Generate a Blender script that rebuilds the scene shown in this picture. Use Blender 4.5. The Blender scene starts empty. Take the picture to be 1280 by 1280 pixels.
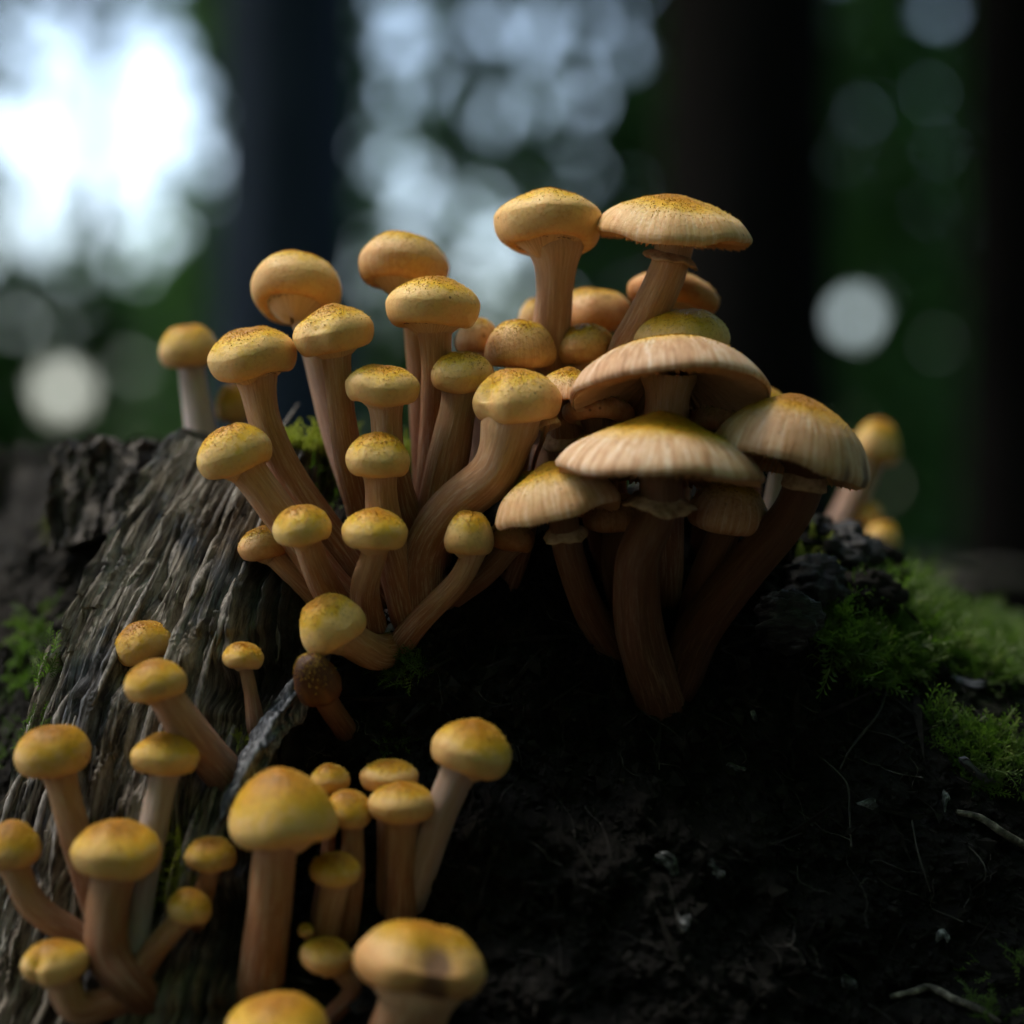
import bpy, math, random
import numpy as np
from mathutils import Vector, Matrix
from mathutils.bvhtree import BVHTree

random.seed(7)
rng = np.random.default_rng(7)
scene = bpy.context.scene
COL = scene.collection
R_ = math.radians

# ------------------------------------------------------------------ camera
CAMZ = 0.30
FPX = 1280 * 50.0 / 24.0           # focal length in photo pixels
cd = bpy.data.cameras.new('camera')
cam = bpy.data.objects.new('camera', cd)
COL.objects.link(cam)
cam.location = (0, 0, CAMZ)
cam.rotation_euler = (R_(90), 0, 0)
cd.lens = 50
cd.sensor_width = 24
cd.clip_start = 0.02
cd.clip_end = 900
cd.dof.use_dof = True
cd.dof.focus_distance = 0.636
cd.dof.aperture_fstop = 2.3
scene.camera = cam

# ------------------------------------------------------------------ sky, sun, exposure
SUN = Vector((-0.52, 0.20, 0.83)).normalized()      # direction towards the sun
w = bpy.data.worlds.new('World')
scene.world = w
w.use_nodes = True
nt = w.node_tree
nt.nodes.clear()
sky = nt.nodes.new('ShaderNodeTexSky')
sky.sky_type = 'NISHITA'
sky.sun_disc = False
sky.sun_elevation = math.asin(SUN.z)
sky.sun_rotation = math.atan2(SUN.x, SUN.y)
sky.air_density = 1.0
sky.dust_density = 2.6
sky.ozone_density = 1.2
bg = nt.nodes.new('ShaderNodeBackground')
bg.inputs['Strength'].default_value = 0.085
wo = nt.nodes.new('ShaderNodeOutputWorld')
nt.links.new(sky.outputs[0], bg.inputs[0])
nt.links.new(bg.outputs[0], wo.inputs[0])

sd = bpy.data.lights.new('sun', 'SUN')
sd.energy = 1.5
sd.angle = R_(24)
sd.color = (1.0, 0.92, 0.78)
sun = bpy.data.objects.new('sun', sd)
COL.objects.link(sun)
sun.location = (-2, 1, 3)
sun.rotation_euler = SUN.to_track_quat('Z', 'Y').to_euler()

vs = scene.view_settings
vs.view_transform = 'Standard'
vs.look = 'None'
vs.gamma = 1
vs.exposure = 2.4
scene.cycles.use_denoising = True
scene.cycles.max_bounces = 6
scene.cycles.diffuse_bounces = 3
scene.cycles.transmission_bounces = 3

# ------------------------------------------------------------------ helpers
def P(px, py, Y):
    return Vector(((px - 640) / FPX * Y, Y, CAMZ - (py - 640) / FPX * Y))

def hash2(ix, iy, seed):
    h = (ix.astype(np.int64) * 374761393 + iy.astype(np.int64) * 668265263 + seed * 974634599) & 0xffffffff
    h = ((h ^ (h >> 13)) * 1274126177) & 0xffffffff
    h = h ^ (h >> 16)
    return (h & 0xffff) / 65535.0

def vnoise(x, y, seed=0):
    x = np.asarray(x, float); y = np.asarray(y, float)
    ix = np.floor(x); iy = np.floor(y)
    fx = x - ix; fy = y - iy
    fx = fx * fx * fx * (fx * (fx * 6 - 15) + 10); fy = fy * fy * fy * (fy * (fy * 6 - 15) + 10)
    a = hash2(ix, iy, seed); b = hash2(ix + 1, iy, seed)
    c = hash2(ix, iy + 1, seed); d = hash2(ix + 1, iy + 1, seed)
    return (a + (b - a) * fx) * (1 - fy) + (c + (d - c) * fx) * fy

def fbm(x, y, seed=0, oct=4, gain=0.5, lac=2.03):
    s = 0; a = 1; t = 0
    for o in range(oct):
        s = s + a * vnoise(x, y, seed + o * 17); t += a
        x = x * lac + 5.3; y = y * lac + 2.7; a *= gain
    return s / t * 2 - 1

def sstep(a, b, x):
    t = np.clip((np.asarray(x, float) - a) / (b - a), 0, 1)
    return t * t * (3 - 2 * t)

def np_mesh(name, V, F, smooth=True):
    V = np.asarray(V, np.float32).reshape(-1, 3); F = np.asarray(F, np.int32)
    n = F.shape[1]
    me = bpy.data.meshes.new(name)
    me.vertices.add(len(V)); me.vertices.foreach_set('co', V.ravel())
    me.loops.add(F.size); me.loops.foreach_set('vertex_index', F.ravel())
    me.polygons.add(len(F))
    me.polygons.foreach_set('loop_start', np.arange(0, F.size, n, dtype=np.int32))
    me.polygons.foreach_set('loop_total', np.full(len(F), n, np.int32))
    me.update(calc_edges=True)
    me.polygons.foreach_set('use_smooth', np.full(len(F), smooth, bool))
    me.validate()
    return me

def fattr(me, name, vals):
    a = me.attributes.new(name, 'FLOAT', 'POINT')
    a.data.foreach_set('value', np.asarray(vals, np.float32).ravel())

def vattr(me, name, vals):
    a = me.attributes.new(name, 'FLOAT_VECTOR', 'POINT')
    a.data.foreach_set('vector', np.asarray(vals, np.float32).ravel())

def link(name, me, mat=None, parent=None):
    o = bpy.data.objects.new(name, me)
    COL.objects.link(o)
    if mat is not None:
        me.materials.clear(); me.materials.append(mat)
    if parent is not None:
        o.parent = parent
        o.matrix_parent_inverse = Matrix.Translation(-parent.location)
    return o

def tag(o, label=None, cat=None, group=None, kind=None):
    if label: o['label'] = label
    if cat: o['category'] = cat
    if group: o['group'] = group
    if kind: o['kind'] = kind
    return o

def empty(name, loc):
    o = bpy.data.objects.new(name, None)
    COL.objects.link(o)
    o.location = loc
    o.empty_display_size = 0.005
    return o

def grid_faces(nu, nv, wrap_u=True):
    """quads of a grid stored as [v][u]"""
    u = np.arange(nu if wrap_u else nu - 1); v = np.arange(nv - 1)
    U, Vv = np.meshgrid(u, v)
    U1 = (U + 1) % nu
    return np.stack([Vv * nu + U, Vv * nu + U1, (Vv + 1) * nu + U1, (Vv + 1) * nu + U], -1).reshape(-1, 4)

def catmull(pts, n):
    pts = [np.asarray(p, float) for p in pts]
    pts = [2 * pts[0] - pts[1]] + pts + [2 * pts[-1] - pts[-2]]
    out = []
    segs = len(pts) - 3
    per = max(2, n // segs)
    for i in range(segs):
        p0, p1, p2, p3 = pts[i:i + 4]
        for k in range(per):
            t = k / per
            out.append(0.5 * ((2 * p1) + (-p0 + p2) * t + (2 * p0 - 5 * p1 + 4 * p2 - p3) * t * t + (-p0 + 3 * p1 - 3 * p2 + p3) * t ** 3))
    out.append(pts[-2])
    return np.array(out)

def frames(C):
    T = np.gradient(C, axis=0)
    T /= np.linalg.norm(T, axis=1)[:, None] + 1e-12
    N = np.zeros_like(T)
    n = np.cross(T[0], (0.3, 1, 0.1)); n /= np.linalg.norm(n)
    for i in range(len(T)):
        n = n - T[i] * np.dot(n, T[i]); n /= np.linalg.norm(n) + 1e-12
        N[i] = n
    return T, N, np.cross(T, N)

def tube(C, rad, seg=8, squash=None):
    """swept tube; returns V, F, (angle vec), arclen"""
    C = np.asarray(C, float); rad = np.asarray(rad, float)
    T, N, B = frames(C)
    a = np.arange(seg) / seg * 2 * np.pi
    ca, sa = np.cos(a), np.sin(a)
    if rad.ndim == 1: rad = rad[:, None] * np.ones(seg)
    V = C[:, None] + rad[..., None] * (ca[None, :, None] * N[:, None] + sa[None, :, None] * B[:, None])
    F = grid_faces(seg, len(C))
    L = np.concatenate([[0], np.cumsum(np.linalg.norm(np.diff(C, axis=0), axis=1))])
    return V.reshape(-1, 3), F, a, L

class Join:
    def __init__(s): s.V = []; s.F = []; s.n = 0
    def add(s, V, F):
        V = np.asarray(V, float).reshape(-1, 3)
        s.V.append(V); s.F.append(np.asarray(F) + s.n); s.n += len(V)
    def mesh(s, name, smooth=True):
        return np_mesh(name, np.concatenate(s.V), np.concatenate(s.F), smooth)

# ------------------------------------------------------------------ materials
class NT:
    def __init__(s, name):
        s.m = bpy.data.materials.new(name); s.m.use_nodes = True
        s.t = s.m.node_tree; s.n = s.t.nodes; s.n.clear()
        s.out = s.n.new('ShaderNodeOutputMaterial')
    def node(s, typ, ins=None, **kw):
        nd = s.n.new(typ)
        for k, v in kw.items(): setattr(nd, k, v)
        for k, v in (ins or {}).items(): s.set(nd.inputs[k], v)
        return nd
    def set(s, sock, v):
        if isinstance(v, bpy.types.NodeSocket): s.t.links.new(v, sock)
        else: sock.default_value = v
    def math(s, op, a, b=0.0, clamp=False):
        nd = s.n.new('ShaderNodeMath'); nd.operation = op; nd.use_clamp = clamp
        s.set(nd.inputs[0], a); s.set(nd.inputs[1], b)
        return nd.outputs[0]
    def mix(s, f, a, b, mode='MIX'):
        nd = s.n.new('ShaderNodeMix'); nd.data_type = 'RGBA'; nd.blend_type = mode
        s.set(nd.inputs[0], f); s.set(nd.inputs[6], a); s.set(nd.inputs[7], b)
        return nd.outputs[2]
    def ramp(s, f, stops):
        nd = s.n.new('ShaderNodeValToRGB')
        e = nd.color_ramp.elements
        while len(e) < len(stops): e.new(0.5)
        for el, (p, c) in zip(e, stops):
            el.position = p
            el.color = (c, c, c, 1) if isinstance(c, (int, float)) else (*c, 1)
        s.set(nd.inputs[0], f)
        return nd.outputs[0]
    def noise(s, vec, scale, detail=4, rough=0.55):
        nd = s.node('ShaderNodeTexNoise', {'Scale': scale, 'Detail': detail, 'Roughness': rough})
        if vec is not None: s.t.links.new(vec, nd.inputs['Vector'])
        return nd.outputs[0]
    def attr(s, name, out='Fac'):
        return s.node('ShaderNodeAttribute', attribute_name=name).outputs[out]
    def scalev(s, vec, sc):
        nd = s.n.new('ShaderNodeVectorMath'); nd.operation = 'MULTIPLY'
        s.t.links.new(vec, nd.inputs[0]); nd.inputs[1].default_value = sc
        return nd.outputs[0]
    def bump(s, h, dist, strength=1.0, prev=None):
        nd = s.node('ShaderNodeBump', {'Strength': strength, 'Distance': dist, 'Height': h})
        if prev is not None: s.t.links.new(prev, nd.inputs['Normal'])
        return nd.outputs[0]
    def bsdf(s, col, rough=0.6, normal=None, sss=0, sss_scale=0.003, sss_rad=(1, .45, .2), spec=0.4, **kw):
        b = s.node('ShaderNodeBsdfPrincipled')
        s.set(b.inputs['Base Color'], col); s.set(b.inputs['Roughness'], rough)
        b.inputs['Specular IOR Level'].default_value = spec
        if sss:
            b.inputs['Subsurface Weight'].default_value = sss
            b.inputs['Subsurface Scale'].default_value = sss_scale
            b.inputs['Subsurface Radius'].default_value = sss_rad
        if normal is not None: s.t.links.new(normal, b.inputs['Normal'])
        return b.outputs[0]
    def done(s, sh):
        s.t.links.new(sh, s.out.inputs['Surface']); return s.m

def mat_cap():
    k = NT('cap_skin')
    co = k.node('ShaderNodeTexCoord').outputs['Object']
    rad = k.attr('rad'); ang = k.attr('ang', 'Vector')
    oc = k.node('ShaderNodeObjectInfo')
    sep = k.node('ShaderNodeSeparateColor'); k.t.links.new(oc.outputs['Color'], sep.inputs[0])
    yel, brn_shade, stk = sep.outputs[0], sep.outputs[1], sep.outputs[2]
    big = k.noise(co, 90, 3)
    med = k.noise(co, 420, 4, 0.65)
    # distance from crown, wobbling
    rr = k.math('ADD', rad, k.math('MULTIPLY', k.math('SUBTRACT', big, 0.5), 0.35))
    rr = k.math('ADD', rr, k.math('MULTIPLY', k.math('SUBTRACT', med, 0.5), 0.38))
    rr = k.math('ADD', rr, k.math('SUBTRACT', k.math('MULTIPLY', k.math('SUBTRACT', 0.5, yel), 0.45), 0.21))
    col = k.ramp(rr, [(0.0, (0.46, 0.195, 0.008)), (0.20, (0.62, 0.315, 0.010)), (0.38, (0.70, 0.425, 0.026)),
                      (0.52, (0.79, 0.52, 0.19)), (0.70, (0.77, 0.43, 0.165)), (0.92, (0.63, 0.25, 0.070))])
    # pinkish white streaks towards the margin of the open caps
    st = k.noise(k.scalev(ang, (13, 13, 2.6)), 1.0, 5, 0.75)
    stc = k.ramp(st, [(0.34, (0.26, 0.12, 0.06)), (0.45, (0.50, 0.28, 0.16)), (0.54, (0.62, 0.42, 0.28)), (0.64, (0.80, 0.69, 0.58))])
    edge = k.ramp(rad, [(0.48, 0.0), (0.72, 1.0)])
    f = k.math('MULTIPLY', k.math('MULTIPLY', edge, stk), 0.85)
    col = k.mix(f, col, stc)
    # little brown scales and dirt specks, densest on the crown
    sp = k.noise(co, 850, 3, 0.6)
    spm = k.ramp(sp, [(0.52, 0.0), (0.64, 1.0)])
    spd = k.ramp(rad, [(0.1, 0.75), (0.5, 0.6), (0.9, 0.06)])
    col = k.mix(k.math('MULTIPLY', spm, spd), col, (0.25, 0.115, 0.015, 1))
    v2 = k.node('ShaderNodeTexVoronoi', {'Scale': 620.0, 'Randomness': 1.0}); k.t.links.new(co, v2.inputs['Vector'])
    vs_ = k.node('ShaderNodeSeparateColor'); k.t.links.new(v2.outputs['Color'], vs_.inputs[0])
    dot = k.math('MULTIPLY', k.ramp(v2.outputs['Distance'], [(0.22, 1.0), (0.42, 0.0)]), k.ramp(vs_.outputs[0], [(0.35, 0.0), (0.55, 1.0)]))
    dotd = k.ramp(rad, [(0.05, 0.85), (0.5, 0.75), (0.72, 0.22), (0.95, 0.0)])
    col = k.mix(k.math('MULTIPLY', dot, dotd), col, (0.33, 0.145, 0.012, 1))
    vor = k.node('ShaderNodeTexVoronoi', {'Scale': 230.0, 'Randomness': 1.0}); k.t.links.new(co, vor.inputs['Vector'])
    dk = k.ramp(vor.outputs['Distance'], [(0.07, 1.0), (0.13, 0.0)])
    dm = k.ramp(k.noise(co, 60, 2), [(0.55, 0.0), (0.62, 1.0)])
    col = k.mix(k.math('MULTIPLY', k.math('MULTIPLY', dk, dm), 0.75), col, (0.10, 0.045, 0.015, 1))
    col = k.mix(brn_shade, col, k.mix(1.0, col, (0.26, 0.12, 0.06, 1), 'MULTIPLY'))  # brown pigment; on the lower caps it also stands for dim light
    col = k.mix(k.math('MULTIPLY', k.attr('bruise'), 0.85), col, (0.06, 0.022, 0.016, 1))
    h = k.math('ADD', k.math('MULTIPLY', med, 0.6), k.math('MULTIPLY', sp, 0.4))
    n1 = k.bump(k.math('ADD', k.math('MULTIPLY', h, 0.6), k.math('MULTIPLY', k.math('MULTIPLY', dot, dotd), 0.5)), 0.0008, 0.6)
    n2 = k.bump(k.math('MULTIPLY', st, f), 0.0012, 0.6, n1)
    rg = k.ramp(med, [(0.3, 0.42), (0.7, 0.66)])
    return k.done(k.bsdf(col, rg, n2, sss=0.35, sss_scale=0.004, spec=0.3))

def mat_veil():
    k = NT('cap_underside')
    ang = k.attr('ang', 'Vector')
    st = k.noise(k.scalev(ang, (20, 20, 2)), 1.0, 4, 0.6)
    col = k.ramp(st, [(0.3, (0.50, 0.27, 0.12)), (0.6, (0.70, 0.46, 0.26))])
    return k.done(k.bsdf(col, 0.65, k.bump(st, 0.0006, 0.5), sss=0.3, sss_scale=0.004))

def mat_stem():
    k = NT('stem_fibre')
    fib = k.attr('fib', 'Vector'); v = k.attr('along')
    oc = k.node('ShaderNodeObjectInfo')
    sep = k.node('ShaderNodeSeparateColor'); k.t.links.new(oc.outputs['Color'], sep.inputs[0])
    pale = sep.outputs[0]; brn_shade = sep.outputs[1]
    n1 = k.noise(k.scalev(fib, (8, 8, 85)), 1.0, 7, 0.78)
    n2 = k.noise(k.scalev(fib, (2.2, 2.2, 60)), 1.0, 4, 0.6)
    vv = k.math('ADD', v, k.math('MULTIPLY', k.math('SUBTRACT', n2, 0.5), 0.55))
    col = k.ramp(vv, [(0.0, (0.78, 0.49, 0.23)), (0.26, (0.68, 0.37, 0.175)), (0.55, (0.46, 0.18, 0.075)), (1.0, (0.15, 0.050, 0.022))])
    wh = k.ramp(n1, [(0.50, 0.0), (0.62, 1.0)])
    col = k.mix(k.math('MULTIPLY', wh, 0.55), col, (0.82, 0.60, 0.42, 1))
    dk = k.ramp(n1, [(0.36, 1.0), (0.47, 0.0)])
    col = k.mix(k.math('MULTIPLY', dk, 0.35), col, (0.26, 0.11, 0.05, 1))
    col = k.mix(pale, col, k.ramp(n2, [(0.3, (0.50, 0.40, 0.36)), (0.62, (0.72, 0.66, 0.64))]))
    col = k.mix(brn_shade, col, k.mix(1.0, col, (0.22, 0.145, 0.105, 1), 'MULTIPLY'))  # brown pigment; on lower and right-hand stems it also stands for shade
    return k.done(k.bsdf(col, 0.55, k.bump(n1, 0.0016, 0.9), sss=0.2, sss_scale=0.004, spec=0.35))

def mat_gill():
    k = NT('gill_flesh')
    co = k.node('ShaderNodeTexCoord').outputs['Object']
    col = k.ramp(k.noise(co, 300, 3), [(0.3, (0.66, 0.38, 0.17)), (0.7, (0.82, 0.54, 0.28))])
    d = k.bsdf(col, 0.6)
    t = k.node('ShaderNodeBsdfTranslucent', {'Color': (0.80, 0.42, 0.13, 1)}).outputs[0]
    mx = k.node('ShaderNodeMixShader', {0: 0.45}); k.t.links.new(d, mx.inputs[1]); k.t.links.new(t, mx.inputs[2])
    return k.done(mx.outputs[0])

def mat_simple(name, stops, scale=300, rough=0.7, bump=0.0006, stretch=None, sss=0, spec=0.4, translucent=None, detail=4):
    k = NT(name)
    co = k.node('ShaderNodeTexCoord').outputs['Object']
    if stretch: co = k.scalev(co, stretch)
    n = k.noise(co, scale, detail, 0.6)
    col = k.ramp(n, stops)
    sh = k.bsdf(col, rough, k.bump(n, bump, 0.7) if bump else None, sss=sss, spec=spec)
    if translucent:
        t = k.node('ShaderNodeBsdfTranslucent', {'Color': (*translucent[1], 1)}).outputs[0]
        mx = k.node('ShaderNodeMixShader', {0: translucent[0]}); k.t.links.new(sh, mx.inputs[1]); k.t.links.new(t, mx.inputs[2])
        sh = mx.outputs[0]
    return k.done(sh)

def mat_stump():
    k = NT('rotting_wood')
    fib = k.attr('fib', 'Vector')                      # (across grain, along grain, 0) in metres
    pale = k.attr('pale'); soil = k.attr('soil'); mossy = k.attr('mossy')
    co = k.node('ShaderNodeTexCoord').outputs['Object']
    g1 = k.noise(k.scalev(fib, (1000, 48, 1)), 1.0, 6, 0.72)
    g2 = k.noise(k.scalev(fib, (150, 26, 1)), 1.0, 4, 0.6)
    blot = k.noise(co, 38, 4, 0.6)
    wood = k.ramp(g1, [(0.34, (0.016, 0.014, 0.014)), (0.44, (0.11, 0.090, 0.072)), (0.53, (0.36, 0.32, 0.27)), (0.66, (0.68, 0.65, 0.60))])
    warm = k.ramp(g2, [(0.32, (0.42, 0.30, 0.21)), (0.50, (0.85, 0.80, 0.75)), (0.65, (1, 1, 1))])
    wood = k.mix(0.6, wood, warm, 'MULTIPLY')
    worn = k.ramp(k.noise(co, 26, 4, 0.65), [(0.50, 0.0), (0.62, 0.55)])
    wood = k.mix(worn, wood, k.ramp(g1, [(0.38, (0.16, 0.135, 0.11)), (0.6, (0.58, 0.53, 0.46))]))
    blue = k.ramp(blot, [(0.50, 0.0), (0.60, 1.0)])
    wood = k.mix(k.math('MULTIPLY', blue, 0.8), wood, k.mix(1.0, wood, (0.34, 0.42, 0.62, 1), 'MULTIPLY'))
    dark = k.ramp(k.noise(co, 260, 6, 0.7), [(0.32, (0.004, 0.0035, 0.003)), (0.55, (0.011, 0.009, 0.008)), (0.68, (0.026, 0.023, 0.021)), (0.8, (0.10, 0.10, 0.10))])
    bark = k.ramp(k.noise(co, 160, 6, 0.7), [(0.3, (0.010, 0.008, 0.007)), (0.55, (0.032, 0.026, 0.021)), (0.75, (0.11, 0.10, 0.095))])
    col = k.mix(pale, bark, wood)
    col = k.mix(soil, col, dark)
    gm = k.math('MULTIPLY', mossy, k.ramp(k.noise(co, 120, 4, 0.6), [(0.4, 0.0), (0.6, 1.0)]))
    col = k.mix(gm, col, (0.035, 0.055, 0.012, 1))
    nb = k.bump(g1, 0.0030, 1.0)
    nb = k.bump(k.noise(co, 700, 5, 0.7), 0.0009, 0.7, nb)
    return k.done(k.bsdf(col, k.ramp(g2, [(0.3, 0.5), (0.7, 0.85)]), nb, spec=0.14))

M_CAP = mat_cap(); M_VEIL = mat_veil(); M_STEM = mat_stem(); M_GILL = mat_gill(); M_STUMP = mat_stump()
M_SCALE = mat_simple('scale_tuft', [(0.3, (0.42, 0.22, 0.015)), (0.7, (0.68, 0.43, 0.06))], 500, 0.7, 0)
M_DIRT = mat_simple('veil_rim_dirt', [(0.3, (0.05, 0.022, 0.01)), (0.7, (0.16, 0.07, 0.025))], 900, 0.8, 0)
M_RING = mat_simple('ring_membrane', [(0.3, (0.22, 0.11, 0.045)), (0.6, (0.50, 0.32, 0.17))], 350, 0.7, 0.0005, sss=0.2)
M_MOSS = mat_simple('moss_leaf', [(0.3, (0.025, 0.042, 0.008)), (0.55, (0.075, 0.12, 0.018)), (0.72, (0.20, 0.25, 0.04))], 70, 0.6, 0, translucent=(0.3, (0.16, 0.34, 0.03)))
M_MOSSY = mat_simple('yellow_moss_leaf', [(0.3, (0.16, 0.22, 0.02)), (0.7, (0.46, 0.48, 0.08))], 110, 0.6, 0, translucent=(0.35, (0.40, 0.48, 0.06)))
M_MOSSD = mat_simple('olive_moss_leaf', [(0.3, (0.05, 0.065, 0.01)), (0.7, (0.20, 0.20, 0.035))], 110, 0.6, 0, translucent=(0.25, (0.16, 0.20, 0.03)))
M_SOIL = mat_simple('humus_crumb', [(0.35, (0.004, 0.0035, 0.003)), (0.6, (0.012, 0.010, 0.008)), (0.8, (0.035, 0.03, 0.027))], 300, 0.8, 0.0004, spec=0.15)
M_ROOT = mat_simple('rootlet_fibre', [(0.3, (0.012, 0.010, 0.009)), (0.55, (0.04, 0.034, 0.03)), (0.72, (0.16, 0.14, 0.13))], 60, 0.7, 0)
M_CHIP = mat_simple('bleached_wood', [(0.36, (0.012, 0.012, 0.012)), (0.52, (0.06, 0.063, 0.066)), (0.66, (0.26, 0.27, 0.28))], 520, 0.6, 0.0006)
M_TWIG = mat_simple('twig_bark', [(0.34, (0.025, 0.02, 0.016)), (0.52, (0.08, 0.07, 0.055)), (0.68, (0.22, 0.20, 0.16))], 420, 0.7, 0.0006)
M_DEAD = mat_simple('dead_leaf_tissue', [(0.3, (0.030, 0.028, 0.036)), (0.7, (0.095, 0.09, 0.11))], 150, 0.4, 0.0006, spec=0.5)
M_REDLEAF = mat_simple('red_leaf_tissue', [(0.3, (0.14, 0.03, 0.015)), (0.7, (0.30, 0.08, 0.03))], 40, 0.6, 0.0006)
M_SPLINT = mat_simple('grey_splinter', [(0.3, (0.07, 0.06, 0.052)), (0.55, (0.21, 0.185, 0.165)), (0.75, (0.40, 0.37, 0.34))], 320, 0.7, 0.0008, stretch=(2.5, 2.5, 0.35))
M_RIDGE = mat_simple('blue_grey_wood', [(0.34, (0.014, 0.014, 0.018)), (0.5, (0.07, 0.075, 0.09)), (0.66, (0.26, 0.27, 0.30))], 520, 0.7, 0.0014, stretch=(2.0, 1.2, 0.35))
M_MYC = mat_simple('mycelium_felt', [(0.3, (0.20, 0.18, 0.18)), (0.7, (0.46, 0.44, 0.45))], 500, 0.9, 0.0008, sss=0.2)
M_BARK = mat_simple('tree_bark', [(0.3, (0.005, 0.0045, 0.004)), (0.7, (0.014, 0.012, 0.011))], 14, 0.95, 0.02, stretch=(1, 1, 0.25), spec=0.02)
M_BARKB = mat_simple('bluish_tree_bark', [(0.3, (0.022, 0.028, 0.040)), (0.7, (0.050, 0.062, 0.085))], 14, 0.95, 0.02, stretch=(1, 1, 0.25), spec=0.02)
M_LEAF = mat_simple('tree_leaf', [(0.3, (0.026, 0.066, 0.014)), (0.7, (0.062, 0.125, 0.024))], 3, 0.5, 0, translucent=(0.5, (0.17, 0.40, 0.10)))
M_GRASS = mat_simple('grass_blade', [(0.3, (0.035, 0.075, 0.015)), (0.7, (0.08, 0.15, 0.03))], 30, 0.5, 0)
M_GROUND = mat_simple('forest_floor', [(0.3, (0.008, 0.006, 0.004)), (0.6, (0.022, 0.015, 0.010)), (0.75, (0.05, 0.026, 0.012))], 9, 0.85, 0.02)

# ------------------------------------------------------------------ ground
n = 120
gx = np.concatenate([-np.geomspace(400, 1, 30), np.linspace(-0.95, 0.95, 40), np.geomspace(1, 400, 30)])
X, Yg = np.meshgrid(gx, gx + 0.86)
Z = 0.03 * fbm(X * 1.7, Yg * 1.7, 3, 4) * sstep(0.35, 0.8, np.hypot(X, Yg - 0.86)) - 0.004
Z = Z + 0.25 * fbm(X * 0.12, Yg * 0.12, 9, 3) * sstep(3, 12, np.hypot(X, Yg))
me = np_mesh('ground', np.stack([X, Yg, Z], -1), grid_faces(len(gx), len(gx), False))
ground = tag(link('ground', me, M_GROUND), 'dark leaf-littered forest floor', kind='structure')

# ------------------------------------------------------------------ stump
AX, AY = -0.010, 0.86
ZK = np.array([0, .10, .163, .219, .245, .256, .267, .290, .305, .3235, .34])
RK = np.array([.45, .325, .272, .251, .240, .235, .227, .208, .195, .178, .165])
RR = np.array([.52, .43, .370, .300, .240, .202, .175, .156, .148, .140, .13])     # right, mossy shoulder

def ztop(th):
    xs = [-180, -110, -60, -36, -20, -5, 15, 35, 55, 80, 110, 150, 180]
    zs = [.305, .318, .3245, .3240, .3235, .318, .306, .296, .2915, .2905, .287, .297, .305]
    z = np.interp(th, xs, zs)
    j = 0.004 * fbm(th * 0.35, th * 0 + 2.2, 41, 3) + 0.0022 * fbm(th * 1.5, th * 0 + 7, 43, 3)
    return z + j

def zones(th, z):
    th = np.asarray(th, float)
    wob = 1.6 * fbm(th * 0 + 3.3, z * 45, 51, 3)
    wob2 = 2.2 * fbm(th * 0 + 8.3, z * 60, 52, 3)
    t = th + wob
    pale = sstep(-33.5, -31.5, t) * (1 - sstep(-19, -12.5, th + wob2 * 1.5))
    # upper wood right of the pale face stays brown
    soil = sstep(-14.5, -11.5, th + wob2 * 0.6) * (1 - sstep(.302, .312, z))
    soil = np.maximum(soil, sstep(-11, -8, th) * (1 - sstep(.30, .306, z)))
    moss = sstep(36, 50, th + 6 * fbm(th * .2, z * 70, 61, 3)) * (1 - sstep(125, 150, th)) * sstep(.12, .2, z)
    return pale, soil, moss

def stumpR(th, z):
    """radius around the stump axis; th in degrees from the camera side, + to the right"""
    r1 = np.interp(z, ZK, RK); r2 = np.interp(z, ZK, RR)
    wr = sstep(22, 62, th) * (1 - sstep(120, 165, th))
    r = r1 * (1 - wr) + r2 * wr
    pale, soil, moss = zones(th, z)
    a = np.radians(th) * 0.24
    wa = a + .0016 * fbm(a * 30, z * 18, 70, 3)
    brk = vnoise(a * 60, z * 55, 68)
    grain = fbm(wa * 470 + 3 * brk, z * 13, 71, 4, 0.7) * .0036 + fbm(wa * 95, z * 5, 72, 4, .6) * .0052 + .0034 * (1 - np.abs(fbm(wa * 230, z * 7, 66, 3, .6)) * 2.2)
    crack = -0.011 * sstep(.30, .52, fbm(wa * 170 + 4, z * 7 + 1.5, 73, 3)) - .0045 * sstep(.22, .45, fbm(wa * 480, z * 34, 79, 2))
    grain = grain + .0026 * sstep(.1, .35, fbm(wa * 150 + 9, z * 30, 69, 3))
    lump = fbm(a * 60, z * 60, 74, 5, 0.55) * .011 + fbm(a * 260, z * 260, 75, 4, 0.6) * .0032
    barky = fbm(a * 90, z * 55, 76, 5, 0.6) * .0085 + fbm(a * 330, z * 190, 77, 3) * .0020
    steps = .0014 * np.floor(4 * vnoise(wa * 130, z * 24, 78))
    left = 1 - sstep(-34, -31.5, th + 1.6 * fbm(th * 0 + 3.3, z * 45, 51, 3))
    d = pale * (grain + crack + .013 + steps) + (1 - pale) * (1 - soil) * barky * (.55 + .45 * left) + soil * lump
    d = d + (1 - pale) * (1 - soil) * (1 - left) * (grain * .8 + crack * .5)
    d = d - .019 * left * sstep(-110, -60, th)
    # hollow behind the splinter ridge, deeper under the caps
    d = d - .012 * np.exp(-((th + 6) / 7.0) ** 2) * sstep(.16, .19, z) * (1 - sstep(.255, .275, z))
    d = d - .016 * np.exp(-((th - 14) / 16.0) ** 2) * sstep(.20, .225, z) * (1 - sstep(.262, .29, z))
    # crevice left of the ridge
    d = d - .010 * np.exp(-((th + 17.5 - (z - .23) * 60) / 1.8) ** 2) * (1 - sstep(.25, .265, z)) * sstep(.17, .19, z)
    # splintered furrows on the dark right shoulder
    sh = np.exp(-((th - 33) / 9.0) ** 2) * sstep(.245, .26, z)
    d = d + sh * (.006 * fbm(a * 40, z * 330, 81, 3) + .005)
    d = d * sstep(.0, .05, z)
    return r + d

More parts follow.
